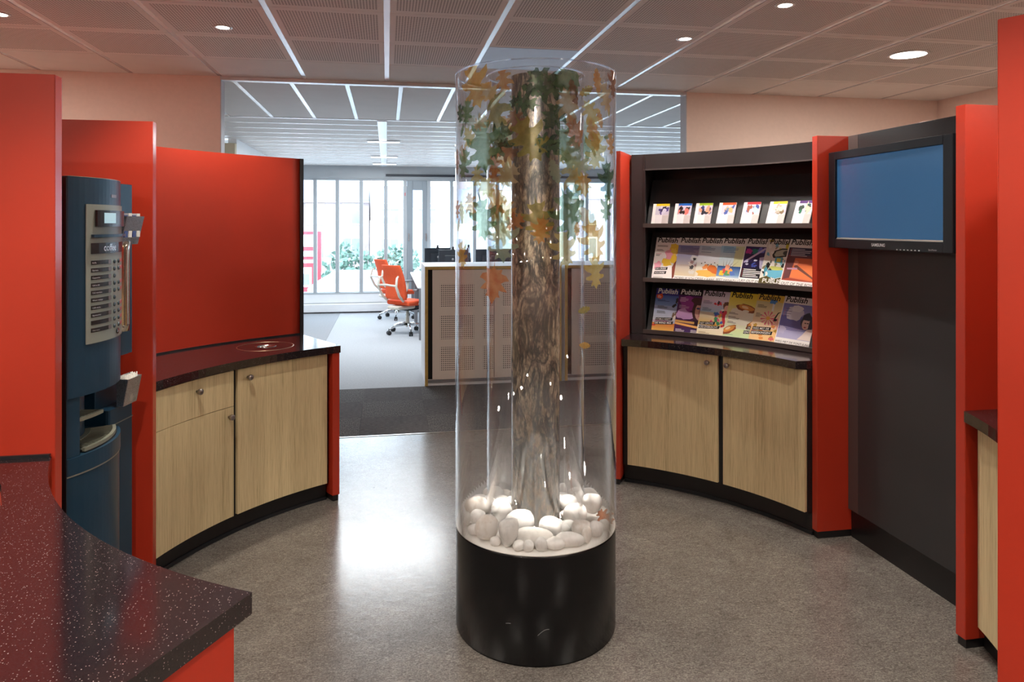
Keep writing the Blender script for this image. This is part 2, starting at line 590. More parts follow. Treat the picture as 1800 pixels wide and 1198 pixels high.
_txt = {}
def text_mesh(s, size=1.0, shear=0.0, offset=0.0, align='LEFT'):
    """vertices (x,y) and faces of a string in the built-in font"""
    key = (s, shear, offset, align)
    if key not in _txt:
        cu = bpy.data.curves.new('t', 'FONT')
        cu.body = s; cu.size = 1; cu.shear = shear; cu.offset = offset; cu.align_x = align
        cu.resolution_u = 3
        ob = bpy.data.objects.new('t', cu); col.objects.link(ob)
        dg = bpy.context.evaluated_depsgraph_get()
        me = bpy.data.meshes.new_from_object(ob.evaluated_get(dg))
        _txt[key] = ([tuple(v.co) for v in me.vertices], [tuple(p.vertices) for p in me.polygons])
        bpy.data.objects.remove(ob); bpy.data.curves.remove(cu); bpy.data.meshes.remove(me)
    vs, fs = _txt[key]
    return [(x * size, y * size) for x, y, z in vs], fs

# ------------------------------------------------------------------ plan of the place (metres; u across, v deep)
CEIL = 2.686
CX, CY = .545, 2.82                      # centre of the round service corner
TX, TY = .595, 2.83                      # centre of the display column
def pol(r, a, c=(CX, CY)):
    return (c[0] + r * math.cos(R(a)), c[1] + r * math.sin(R(a)))
def arc(r, a0, a1, n=28):
    return [pol(r, a0 + (a1 - a0) * i / n) for i in range(n + 1)]
def sector(r0, r1, a0, a1, n=28, a0b=None, a1b=None):
    return arc(r0, a0, a1, n) + arc(r1, a1 if a1b is None else a1b, a0 if a0b is None else a0b, n)

# ------------------------------------------------------------------ floors
fl = struct(MB().box(-3.7, 4.86, -2.7, 5.5, -.1, 0).build('floor', 'linoleum'))
cf = struct(MB().box(-4.2, 6.4, 7.10, 13.5, -.1, -.002).build('floor_carpet', 'carpet_light'))
sub = struct(MB().box(-4.2, 6.4, 5.5, 7.10, -.1, -.008).build('floor_carpet_base', 'carpet_mid'))
MB().box(-4.2, -.83, 7.10, 13.4, -.002, .002).build('carpet_strip', 'carpet_mid', cf)
tw = .533
tile_me = MB().box(-tw / 2 + .0006, tw / 2 - .0006, -tw / 2 + .0006, tw / 2 - .0006, -.006, 0).mesh('carpet_tile')
tile_me2 = tile_me.copy()
tile_me.materials.append(M['carpet_along']); tile_me2.materials.append(M['carpet_across'])
for j in range(3):
    for i in range(20):
        o = bpy.data.objects.new('carpet_tile', tile_me if (i + j) % 2 else tile_me2)
        o.location = (-4.15 + (i + .5) * tw + .21, 5.5 + (j + .5) * tw, 0)
        o.parent = sub
        col.objects.link(o)
MB().box(-1.25, 2.45, 5.485, 5.502, 0, .003).build('floor_strip', 'steel', fl)

# ------------------------------------------------------------------ walls of the near room and of the office
struct(MB().box(-3.7, -1.2, 5.49, 5.60, 0, 2.75).build('wall_back_left', 'white_wall'))
struct(MB().box(2.42, 4.86, 5.49, 5.60, 0, 2.75).build('wall_back_right', 'white_wall'))
MB().box(-1.2, -1.193, 5.488, 5.602, 0, CEIL).build('wall_end_trim', 'wall_end', bpy.data.objects['wall_back_left'])
MB().box(2.413, 2.42, 5.488, 5.602, 0, CEIL).build('wall_end_trim', 'wall_end', bpy.data.objects['wall_back_right'])
struct(MB().box(4.75, 4.86, -2.7, 5.49, 0, 2.75).build('wall_right', 'white_wall'))
struct(MB().box(-3.7, -3.6, -2.7, 5.49, 0, 2.75).build('wall_left', 'white_wall'))
struct(MB().box(-3.7, 4.86, -2.8, -2.7, 0, 2.75).build('wall_rear', 'white_wall'))
struct(MB().box(-4.2, -1.87, 9.35, 9.45, 0, 2.62).build('wall_office_return', 'beige_wall'))
struct(MB().box(-1.97, -1.87, 9.45, 13.4, 0, 2.69).build('wall_office_left', 'office_white'))
struct(MB().box(-4.3, -4.2, 5.5, 9.45, 0, 2.75).build('wall_office_far_left', 'office_white'))
struct(MB().box(6.3, 6.4, 5.49, 13.5, 0, 2.75).build('wall_office_right', 'office_white'))
struct(MB().box(4.86, 6.4, 5.49, 5.60, 0, 2.75).build('wall_office_near', 'office_white'))
MB().box(-2.45, -2.02, 9.34, 9.352, 2.05, 2.28).build('wall_light_panel', 'office_white', bpy.data.objects['wall_office_return'])
MB().box(-4.2, -1.87, 9.335, 9.352, 2.44, 2.47).build('wall_moulding', 'black_edge', bpy.data.objects['wall_office_return'])
struct(MB().box(-3.595, -1.2, 5.478, 5.49, 0, .08).build('baseboard_left', 'black_plinth'))
struct(MB().box(2.42, 4.75, 5.478, 5.49, 0, .08).build('baseboard_right', 'black_plinth'))

# ------------------------------------------------------------------ ceilings
ce = struct(MB().box(-3.7, 4.86, -2.8, 5.5, 2.712, 2.80).build('ceiling', 'plenum'))
oc = struct(MB().box(-4.3, 6.4, 5.5, 13.6, 2.712, 2.80).build('ceiling_office', 'plenum'))
ct = MB().box(-.284, .284, -.2965, .2965, 0, .018)
ct_me = ct.mesh('ceiling_tile'); ct_pl = ct_me.copy(); ct_mt = ct_me.copy()
ct_me.materials.append(M['ceiling_perforated']); ct_pl.materials.append(M['ceiling_plain']); ct_mt.materials.append(M['tile_metal'])
rows = [5.5 - .6 * (k + 1) for k in range(14)]
for k, v0 in enumerate(rows):
    for i in range(-6, 8):
        u0 = .6 * i
        if u0 + .6 > 4.86: continue
        me = ct_pl if k == 0 else ct_me
        if k == 1 and i == 1: me = ct_mt
        o = bpy.data.objects.new('ceiling_tile', me)
        o.location = (u0 + .3, v0 + .3, CEIL)
        o.parent = ce
        col.objects.link(o)
rail = MB().box(-.016, .016, -2.7, 5.49, CEIL + .003, CEIL + .02).mesh('ceiling_rail')
rail.materials.append(M['rail_white'])
for i in range(-5, 9):
    o = bpy.data.objects.new('ceiling_rail', rail)
    o.location = (.6 * i, 0, 0); o.parent = ce
    if .6 * i < 4.75: col.objects.link(o)
# header track over the opening
tr = struct(MB().box(-1.2, 2.42, 5.49, 5.515, 2.660, 2.700).build('trim_1', 'rail_white'))
MB().box(-1.2, 2.42, 5.515, 5.53, 2.672, 2.700).build('track_groove', 'blind_black', tr)
MB().box(-1.2, 2.42, 5.53, 5.56, 2.662, 2.700).build('track_rail', 'rail_white', tr)
# office: long panels between white bars, then cross panels up to the window
pw = .415
for i in range(-11, 16):
    u0 = .11 + pw * i
    if u0 < -4.2 or u0 > 6: continue
    MB().box(u0 + .016, u0 + pw - .016, 5.57, 7.47, CEIL, CEIL + .015).build('ceiling_panel', 'office_panel', oc)
    MB().box(u0 - .016, u0 + .016, 5.56, 7.48, CEIL - .003, CEIL + .012).build('ceiling_bar', 'rail_white', oc)
MB().box(-4.2, 6.3, 7.47, 7.51, CEIL - .006, CEIL + .012).build('ceiling_bar', 'rail_white', oc)
v = 7.51
k = 0
while v < 13.35:
    v1 = min(v + .42, 13.4)
    MB().box(-4.2 if v < 9.3 else -1.87, 6.3, v, v1 - .034, CEIL, CEIL + .014).build('ceiling_cross_panel', 'office_panel', oc)
    MB().box(-4.2 if v < 9.3 else -1.87, 6.3, v1 - .034, v1, CEIL - .0008, CEIL + .008).build('ceiling_bar', 'rail_white', oc)
    v = v1; k += 1
MB().box(-.10, 0, 7.51, 13.3, CEIL - .014, CEIL).build('ceiling_beam', 'rail_white', oc, bevel=.004)
for k, (v0, lab) in enumerate(((9.31, 'nearest'), (11.4, 'middle'), (12.7, 'farthest'))):
    t = thing('ceiling_light', f'white luminous strip lamp crossing the office ceiling beam, {lab} of three', 'ceiling light', (-.05, v0, CEIL - .025), group='strip lamps in the office ceiling')
    MB().box(-.24, .16, v0 - .03, v0 + .03, CEIL - .026, CEIL - .020).build('diffuser', 'tube_glow', t)
    MB().box(-.25, .17, v0 - .04, v0 + .04, CEIL - .020, CEIL - .0145).build('housing', 'rail_white', t)
    ld = bpy.data.lights.new('strip_lamp', 'AREA'); ld.shape, ld.size, ld.size_y = 'RECTANGLE', 1.6, .08
    ld.energy = (60, 30, 5)[k]; ld.color = (.90, .96, 1)
    lo = bpy.data.objects.new('strip_lamp', ld); lo.location = (0, 0, -.01); lo.parent = t; col.objects.link(lo)

# ------------------------------------------------------------------ window wall at the far end of the office
WV = 13.40
wb = struct(MB().box(-1.97, 6.4, WV, WV + .16, 0, .34).box(-1.97, 6.4, WV, WV + .16, 2.46, 2.75).build('wall_window', 'window_frame'))
MB().box(-1.86, 6.3, WV - .02, WV, .17, .34).build('sill_panel', 'office_white', wb, bevel=.004)
MB().box(-1.86, 6.3, WV - .17, WV - .02, .02, .165).build('convector', 'office_white', wb, bevel=.012)
MB().box(-1.86, 6.3, WV - .03, WV + .02, .335, .36).build('window_sill', 'window_frame', wb, bevel=.004)
MB().box(-.02, 6.3, WV - .04, WV, 2.50, 2.54).build('blind_box', 'blind_black', wb)
wm = struct(MB().box(-1.86, 6.3, WV + .02, WV + .10, 2.42, 2.465).box(-1.86, 6.3, WV + .02, WV + .10, .34, .37).build('window_1', 'window_frame'))
mull = [-1.72, -1.29, -.895, -.465, -.02, .335, .775, 1.205, 1.64, 2.08, 2.52, 2.96, 3.4, 3.84, 4.28, 4.72, 5.16, 5.6, 6.04, 6.28]
for m in mull:
    MB().box(m - .032, m + .032, WV - .01, WV + .12, .36, 2.43).build('mullion', 'window_frame', wm, bevel=.004)
for a, b in zip(mull, mull[1:]):
    if abs(a - .335) < .01: continue
    MB().box(a + .03, b - .03, WV + .05, WV + .062, .365, 2.425).build('pane', 'window_glass', wm)
dr = struct(MB().box(.37, .48, WV, WV + .08, .36, 2.43).box(.655, .745, WV, WV + .08, .36, 2.43).box(.48, .655, WV, WV + .08, 2.25, 2.43).box(.48, .655, WV, WV + .08, .36, .50).build('door_1', 'door_frame_grey', bevel=.004))
MB().box(.478, .657, WV + .03, WV + .042, .49, 2.26).build('pane', 'window_glass', dr)
MB().box(.395, .41, WV - .045, WV - .03, 1.30, 1.44).box(.395, .41, WV - .035, WV + .005, 1.36, 1.38).build('door_handle', 'steel', dr)
MB().box(.715, .73, WV - .045, WV - .03, 1.30, 1.44).box(.715, .73, WV - .035, WV + .005, 1.36, 1.38).build('door_handle', 'steel', dr)
MB().box(.325, .345, WV - .013, WV - .005, 2.14, 2.20).build('warning_sticker', 'red_sticker', wm)

# ------------------------------------------------------------------ fins and partitions of the service corner
FIN_H = 2.055
def fin(name, label, u0, u1, v0, v1, nose_right, h=FIN_H):
    t = thing(name, label, 'partition', ((u0 + u1) / 2, (v0 + v1) / 2, 0), group='red partition fins of the service corner')
    MB().box(u0, u1, v0, v1, .035, h).build('panel', 'red_laminate', t, bevel=.0015)
    MB().box(u0 + .006, u1 - .006, v0 + .004, v1 - .004, 0, .035).build('plinth', 'black_plinth', t)
    n = u1 if nose_right else u0
    MB().box(n - .0012 if not nose_right else n, n if not nose_right else n + .0012, v0 + .001, v1 - .001, .036, h - .001).build('edge_band', 'red_edge', t)
    return t
fin('partition_panel', 'tall red partition panel at far left behind the foreground worktop', -2.45, -.99, 2.36, 2.405, True)
fin('partition_panel', 'tall red partition panel between the coffee machine and the left cabinet', -2.45, -1.015, 3.355, 3.40, True)
fin('partition_panel', 'tall red partition panel between the magazine rack and the television', 2.161, 2.80, 3.30, 3.343, False)
fin('partition_panel', 'tall red partition panel right of the television panel', 2.149, 2.80, 2.345, 2.39, False)

def radial_fin(label, r0, r1, a, h, th=.043, lo=.035):
    d = Vector((math.cos(R(a)), math.sin(R(a)))); n = Vector((-d.y, d.x))
    c = Vector((CX, CY))
    P = lambda r, s: tuple(c + d * r + n * s)
    t = thing('partition_panel', label, 'partition', (*P((r0 + r1) / 2, 0), 0), group='red partition fins of the service corner')
    MB().prism([P(r0, -th / 2), P(r1, -th / 2), P(r1, th / 2), P(r0, th / 2)], lo, h).build('panel', 'red_laminate', t, bevel=.0015)
    e = .005
    MB().prism([P(r0 + e, -th / 2 + e), P(r1 - e, -th / 2 + e), P(r1 - e, th / 2 - e), P(r0 + e, th / 2 - e)], 0, lo).build('plinth', 'black_plinth', t)
    MB().prism([P(r0 - .0012, -th / 2 + .001), P(r0, -th / 2 + .001), P(r0, th / 2 - .001), P(r0 - .0012, th / 2 - .001)], lo + .001, h - .001).build('edge_band', 'red_edge', t)
    return t
radial_fin('tall narrow red partition panel left of the magazine rack, beside the display column', 1.625, 2.30, 58.4, 2.055)
radial_fin('low red end panel under the right end of the left worktop', 1.645, 2.17, 120.5, .858)
radial_fin('tall red partition panel at the right edge, nearest the camera', 1.655, 2.45, -60.8, 2.055)

# ------------------------------------------------------------------ curved cabinets
CT_Z, CT_B, CT_R = .90, .858, 1.61
def knob_at(name, r, a, z, parent):
    p = Vector((*pol(r, a), z)); d = Vector((-math.cos(R(a)), -math.sin(R(a)), 0))
    m = MB()
    prof = [(.006, 0), (.006, .014), (.0135, .017), (.0145, .022), (.0145, .030), (.012, .033)]
    m.lathe(prof, 20)
    m.xform(Matrix.Translation(p) @ d.to_track_quat('Z', 'Y').to_matrix().to_4x4())
    return m.build(name, 'knob_steel', parent)
def curved_door(name, parent, a0, a1, z0, z1, knob=None, r=1.655):
    d = MB().prism(sector(r, r + .019, a0, a1, 16), z0, z1, smooth=False).build(name, 'oak_veneer', parent, bevel=.0012)
    for p in d.data.polygons:
        if abs(p.normal.z) < .5: p.use_smooth = True
    if knob: knob_at('knob', r, knob[0], knob[1], d)
    return d
def end_line(r, v):       # angle on circle r that lies on the line v = const (left half: left=True handled by caller)
    return math.degrees(math.asin((v - CY) / r))

# left cabinet
root = thing('base_cabinet', 'curved oak base cabinet with drawer under the left worktop', 'cabinet', (*pol(1.9, 140), 0))
lc = lambda r: 180 - end_line(r, 3.402)
MB().prism(sector(1.693, 2.16, 121.4, lc(1.693), 20, None, lc(2.16)), .10, CT_B).build('body', 'black_plinth', root)
MB().prism(sector(1.712, 2.14, 121.6, lc(1.712), 20, None, lc(2.14)), 0, .10).build('plinth', 'black_plinth', root)
MB().prism(sector(1.704, 1.7115, 121.6, lc(1.71), 20), 0, .018).build('floor_seal', 'black_edge', root)
curved_door('door', root, 121.95, 141.25, .105, .852, (139.11, .803), 1.672)
curved_door('door', root, 142.1, 159.6, .105, .668, (143.2, .621), 1.672)
curved_door('drawer', root, 142.1, 159.6, .671, .852, (150.2, .795), 1.672)
MB().prism(sector(1.6905, 1.6925, 141.3, 142.05, 3), .105, .852).build('divider', 'black_edge', root)

def ring_pts(c, r, n=40):
    return [(c[0] + r * math.cos(2 * PI * i / n), c[1] + r * math.sin(2 * PI * i / n)) for i in range(n)]
WH = (-.69, 4.285)
wt = thing('worktop', 'dark speckled curved worktop with round waste hole on the left cabinet', 'worktop', (*pol(1.9, 140), CT_B))
MB().prism([pol(1.632 + .032 * i / 26, 119.7 + (lc(1.664) - 119.7) * i / 26) for i in range(27)] + arc(2.185, lc(2.185), 119.7, 26), CT_B + .001, CT_Z, [ring_pts(WH, .052)]).build('slab', 'speckled_worktop', wt, bevel=.0015)
MB().lathe([(.152, CT_Z - .002), (.152, CT_Z + .0012), (.158, CT_Z + .0012), (.158, CT_Z - .002)], 64, WH, close=True).build('inlay_ring', 'gold_ring', wt)
MB().lathe([(.040, CT_Z - .06), (.044, CT_Z - .01), (.048, CT_Z + .001), (.056, CT_Z + .0025), (.062, CT_Z + .001), (.0515, CT_Z - .001), (.0515, CT_Z - .06)], 48, WH, close=True).build('waste_collar', 'steel', wt)
MB().lathe([(.001, CT_Z - .055), (.042, CT_Z - .055), (.042, CT_Z - .05), (.001, CT_Z - .05)], 32, WH).build('waste_flap', 'steel', wt)
# red curved back panel
root = thing('back_panel', 'tall curved red back panel behind the left worktop', 'partition', (*pol(2.2, 132), 0))
lb = 180 - end_line(2.19, 3.418)
MB().prism(sector(2.19, 2.215, 119.95, lb, 30), .0, 2.023).build('panel', 'red_laminate', root)
MB().prism(sector(2.184, 2.222, 119.35, 119.95, 2), 0, 2.023).build('edge_profile', 'black_edge', root)
MB().prism(sector(2.182, 2.19, 120.0, lb, 30), CT_Z, CT_Z + .008).build('joint_strip', 'black_edge', root)
for o in root.children:
    for p in o.data.polygons: p.use_smooth = abs(p.normal.z) < .5 and abs(p.normal.xy.normalized().dot(Vector(pol(1, math.degrees(math.atan2(*(Vector(p.center.xy) + Vector(root.location.xy) - Vector((CX, CY))).yx)), (0, 0))))) > .9

# right cabinet below the magazines
root = thing('base_cabinet', 'curved oak double-door base cabinet under the magazine rack', 'cabinet', (*pol(1.9, 38), 0))
rc = lambda r: end_line(r, 3.345)
MB().prism(sector(1.676, 2.2, rc(1.676), 57.4, 20, rc(2.2), 57.4), .115, CT_B).build('body', 'black_plinth', root)
MB().prism(sector(1.705, 2.2, rc(1.705), 57.4, 20, rc(2.2), 57.4), 0, .115).build('plinth', 'black_plinth', root)
MB().prism(sector(1.697, 1.7045, rc(1.7), 57.3, 20), 0, .018).build('floor_seal', 'black_edge', root)
curved_door('door', root, 36.9, 56.35, .122, .852, (38.84, .806))
curved_door('door', root, 18.35, 35.75, .122, .852, (34.6, .806))
MB().prism(sector(1.6735, 1.6755, 35.8, 36.85, 3), .122, .852).build('divider', 'black_edge', root)
wt = MB().prism(sector(CT_R, 2.23, rc(CT_R), 57.3, 26, rc(2.23), 57.3), CT_B + .001, CT_Z).build('worktop', 'speckled_worktop', bevel=.0015)
tag(wt, 'narrow dark worktop ledge below the magazine rack', 'worktop')

# magazine rack
root = thing('magazine_rack', 'dark curved magazine rack with three sloping display shelves', 'rack', (*pol(2.05, 38), CT_Z))
ra0 = lambda r: end_line(r, 3.345)
RZ0 = CT_Z + .001
MB().prism(sector(1.88, 2.22, 55.0, 57.3, 4), RZ0, 2.053).build('side_panel', 'dark_grey_panel', root)
MB().prism(sector(1.876, 1.90, 54.55, 55.0, 2), RZ0, 2.05).build('side_edge', 'rack_dark', root)
MB().prism(sector(2.20, 2.22, ra0(2.2), 55.0, 26), RZ0, 2.05).build('back_board', 'rack_dark', root)
MB().prism(sector(1.88, 1.90, ra0(1.88), 54.95, 26), 1.958, 2.053).build('fascia', 'rack_dark', root)
MB().prism(sector(1.876, 1.90, ra0(1.88), 54.95, 26), 1.950, 1.958).build('fascia_lip', 'rack_edge', root)
MB().prism(sector(1.90, 2.20, ra0(1.9), 54.95, 26, ra0(2.2), 54.95), 2.035, 2.053).build('top_board', 'rack_dark', root)
SH = (1.597, 1.250, .918)
for z in SH:
    MB().prism(sector(1.878, 2.195, ra0(1.88), 54.95, 26, ra0(2.195), 54.95), z - .012, z).build('shelf', 'rack_dark', root)
    MB().prism(sector(1.872, 1.882, ra0(1.872), 54.95, 26), z - .014, z + .012).build('shelf_lip', 'rack_edge', root)
    n = 26; vs, fs = [], []
    for i in range(n + 1):
        f = i / n
        for r, zz in ((1.912, z + .001), (2.060, z + .30), (2.068, z + .30), (1.920, z + .001)):
            a = ra0(r) + (54.5 - ra0(r)) * f
            vs.append((*pol(r, a), zz))
    for i in range(n):
        for q in range(4):
            fs.append((i * 4 + q, (i + 1) * 4 + q, (i + 1) * 4 + (q + 1) % 4, i * 4 + (q + 1) % 4))
    fs += [(0, 1, 2, 3), (n * 4 + 3, n * 4 + 2, n * 4 + 1, n * 4)]
    MB().add(vs, fs, False).build('sloping_back', 'dark_grey_panel', root)

# right near counter between two fins
root = thing('base_cabinet', 'oak base cabinet in the niche at the right edge', 'cabinet', (*pol(1.9, -38), 0))
c0 = lambda r: end_line(r, 2.343)
MB().prism(sector(1.722, 2.25, -59.9, c0(1.722), 16, -59.9, c0(2.25)), .10, CT_B).build('body', 'black_plinth', root)
MB().prism(sector(1.75, 2.2, -59.9, c0(1.75), 16, -59.9, c0(2.2)), 0, .10).build('plinth', 'black_plinth', root)
curved_door('door', root, -38.2, -17.6, .105, .852, (-36, .80), 1.70)
curved_door('door', root, -59.0, -38.6, .105, .852, (-41, .80), 1.70)
wt = MB().prism(sector(1.665, 2.25, -60.0, c0(1.665), 20, -60.0, c0(2.25)), CT_B + .001, CT_Z).build('worktop', 'speckled_worktop', bevel=.0015)
tag(wt, 'dark worktop in the niche at the right edge', 'worktop')
bp = MB().prism(sector(2.255, 2.28, -59.5, c0(2.255), 20), 0, 2.02).build('back_panel', 'red_laminate')
tag(bp, 'curved red back panel at the right edge, hidden between two fins', 'partition')

# foreground counter at lower left
root = thing('base_cabinet', 'red-ended base cabinet under the foreground worktop', 'cabinet', (-1.3, 1.7, 0))
fa = 180 + math.degrees(math.asin((CY - 2.358) / CT_R))
EA = 240.3
def fpoly(r, a_end, rout, vb, ul, vn):
    aa = 180 + math.degrees(math.asin((CY - vb) / r))
    return arc(r, a_end, aa, 24) + [(ul, vb), (ul, vn), pol(rout, a_end)]
ro = 2.5
vn = pol(ro, EA)[1]
MB().prism(fpoly(1.676, EA - 1.9, ro - .04, 2.358, -2.38, pol(ro - .04, EA - 1.9)[1]), .10, CT_B - .24).build('body', 'black_plinth', root)
MB().prism(fpoly(1.705, EA - 1.9, ro - .06, 2.356, -2.36, pol(ro - .06, EA - 1.9)[1]), 0, .10).build('plinth', 'black_plinth', root)
dd = Vector((math.cos(R(EA)), math.sin(R(EA)))); nn = Vector((-dd.y, dd.x)); cc = Vector((CX, CY))
PP = lambda r, s: tuple(cc + dd * r + nn * s)
MB().prism([PP(1.645, -.058), PP(2.49, -.058), PP(2.49, -.012), PP(1.645, -.012)], .0, CT_B).build('end_panel', 'red_laminate', root, bevel=.0015)
for a0, a1 in ((fa + 1.2, 210.5), (210.9, 224.2), (224.6, 238.0)):
    curved_door('door', root, a0, a1, .105, .852, (a1 - 2, .80))
def rrect(cx, cy, hx, hy, r, ang, n=6):
    pts = []
    for sx, sy, b in ((1, 1, 0), (-1, 1, 90), (-1, -1, 180), (1, -1, 270)):
        for i in range(n + 1):
            t = R(b + 90 * i / n)
            pts.append((sx * (hx - r) + r * math.cos(t), sy * (hy - r) + r * math.sin(t)))
    ca_, sa_ = math.cos(ang), math.sin(ang)
    return [(cx + x * ca_ - y * sa_, cy + x * sa_ + y * ca_) for x, y in pts]
SK = (-1.135, 1.98, .165, .125, .045, R(27))
wt = thing('worktop', 'large dark speckled worktop with a sink in the foreground', 'worktop', (-1.3, 1.7, CT_B))
MB().prism(fpoly(CT_R, EA, ro, 2.359, -2.4, vn), CT_B + .001, CT_Z, [rrect(*SK)]).build('slab', 'speckled_worktop', wt, bevel=.0015)
MB().box(-2.4, -1.0, 2.348, 2.358, CT_Z, CT_Z + .010).build('joint_strip', 'black_edge', wt)
inner = rrect(SK[0], SK[1], SK[2] - .004, SK[3] - .004, .043, SK[5])
MB().prism(rrect(SK[0], SK[1], SK[2] - .0005, SK[3] - .0005, .0445, SK[5]), CT_Z - .19, CT_Z - .012, [inner]).build('sink_wall', 'steel', wt)
MB().prism(inner, CT_Z - .19, CT_Z - .185).build('sink_bottom', 'steel', wt)

# ------------------------------------------------------------------ dark wall panel and television
root = thing('wall_panel', 'tall dark grey panel behind the television', 'partition', (2.36, 2.85, 0))
MB().box(2.335, 2.38, 2.392, 3.298, .145, FIN_H).build('panel', 'dark_grey_panel', root, bevel=.001)
MB().box(2.352, 2.38, 2.392, 3.298, 0, .145).build('plinth', 'black_plinth', root)
MB().box(2.3335, 2.335, 3.22, 3.297, .146, FIN_H - .001).build('edge_strip', 'rack_edge', root)

root = thing('television', 'black flat-screen television with dark blue screen on the grey panel', 'television', (2.28, 2.883, 1.485))
y0, y1, z0, z1 = 2.48, 3.287, 1.485, 1.966
U = 2.215
MB().box(U + .030, 2.30, y0 + .03, y1 - .03, z0 + .03, z1 - .03).build('rear_housing', 'tv_black', root, bevel=.012)
MB().box(2.30, 2.334, 2.75, 3.02, 1.60, 1.85).build('wall_bracket', 'grey_metal', root)
b = .052
MB().box(U, U + .045, y0, y0 + b, z0, z1).box(U, U + .045, y1 - b, y1, z0, z1).box(U, U + .045, y0 + b, y1 - b, z1 - .040, z1).box(U, U + .045, y0 + b, y1 - b, z0, z0 + .045).build('bezel', 'tv_black', root, bevel=.003)
MB().quad((U + .001, y1 - b + .006, z0 + .040), (U + .001, y0 + b - .006, z0 + .040), (U + .014, y0 + b + .001, z0 + .053), (U + .014, y1 - b - .001, z0 + .053)).quad((U + .014, y1 - b, z0 + .053), (U + .014, y0 + b, z0 + .053), (U + .014, y0 + b, z0 + .044), (U + .014, y1 - b, z0 + .044)).build('lower_bevel', 'tv_bevel', root)
MB().box(U + .013, U + .02, y0 + b - .004, y1 - b + .004, z0 + .044, z1 - .038).build('screen', 'tv_screen', root)
def text_on(s, size, mat, parent, origin, right, up, depth=.0008, name='lettering', shear=0, offset=0, align='CENTER', sx=1.0):
    vs, fs = text_mesh(s, size, shear, offset, align)
    right, up = Vector(right).normalized(), Vector(up).normalized()
    nrm = right.cross(up)
    o = Vector(origin) + nrm * depth
    return MB().add([o + right * x * sx + up * y for x, y in vs], fs).build(name, mat, parent)
text_on('SAMSUNG', .020, 'rail_white', root, (U, 2.915, z0 + .016), (0, -1, 0), (0, 0, 1), offset=.012)
text_on('SyncMaster', .010, 'rail_white', root, (U, 2.585, z0 + .008), (0, -1, 0), (0, 0, 1))
for k in range(7):
    MB().box(U - .001, U, 2.79 - k * .022, 2.797 - k * .022, z0 + .004, z0 + .008).build('control_mark', 'rail_white', root)

# ------------------------------------------------------------------ magazines and leaflets
class Art:
    """flat print: coloured shapes on a cover; x 0..1 across, y 0..1 up (scaled to w,h)"""
    def __init__(self, w, h):
        self.w, self.h, self.m, self.cols, self.z = w, h, MB(), [], 0.0003
    def poly(self, pts, c, cols=None):
        # clip to the cover
        pts = [(min(1, max(0, x)), min(1, max(0, y))) for x, y in pts]
        self.m.add([((x - .5) * self.w, y * self.h, self.z) for x, y in pts], [tuple(range(len(pts)))])
        self.cols += cols if cols else [c] * len(pts)
        self.z += .000012
    def rect(self, x0, y0, x1, y1, c, c2=None):
        if c2 is None: c2 = c
        self.poly([(x0, y0), (x1, y0), (x1, y1), (x0, y1)], c, [c, c, c2, c2])
    def ell(self, cx, cy, rx, ry, c, rot=0, n=16, wob=0, seed=0):
        rnd = random.Random(seed)
        pts = []
        for i in range(n):
            t = 2 * PI * i / n
            q = 1 + wob * (rnd.random() - .5) * 2
            x, y = rx * q * math.cos(t), ry * q * math.sin(t)
            a = R(rot)
            pts.append((cx + x * math.cos(a) - y * math.sin(a), cy + (x * math.sin(a) + y * math.cos(a))))
        self.poly(pts, c)
    def text(self, s, x, y, size, c, shear=.12, offset=0, sx=1, rot=0):
        vs, fs = text_mesh(s, size, shear, offset, 'LEFT')
        a = R(rot)
        k = len(self.cols)
        P = [(px * sx * math.cos(a) - py * math.sin(a), px * sx * math.sin(a) + py * math.cos(a)) for px, py in vs]
        P = [(min(max((x - .5) * self.w + p, -.5 * self.w), .5 * self.w), y * self.h + q, self.z + .00003) for p, q in P]
        self.m.add(P, fs)
        self.cols += [c] * len(vs)
        self.z += .000012
    def lines(self, x, y, n, wmax, c, dy=.022, hgt=.009, seed=1):
        rnd = random.Random(seed)
        for i in range(n):
            self.rect(x, y - i * dy, x + wmax * (.55 + .45 * rnd.random()), y - i * dy + hgt, c)
    def build(self, name, parent):
        self.m.c = self.cols
        return self.m.build(name, 'print_ink', parent, local=True)
K = (.012, .012, .014, 1); W = (.85, .83, .82, 1)
def C3(r, g, b): return srgb(r, g, b)
MW, MH = .205, .288
def title(a, c=K, y=.885, x=.04):
    a.text('Publish', x, y, .0475, c, .16, .022, .98)

def banner(a, s, x, y, size=.0155, bg=K, rot=4):
    vs, fs = text_mesh(s, size, .1, .01, 'LEFT')
    wd = max(p[0] for p in vs) / a.w + .04
    hh = size * .95 / a.h
    t = math.tan(R(rot)) * a.w / a.h
    a.poly([(x - .02, y - hh * .3), (x + wd, y - hh * .3 + wd * t), (x + wd + .01, y + hh + wd * t), (x - .01, y + hh)], bg)
    a.text(s, x, y, size, W, .1, .01, 1, rot)

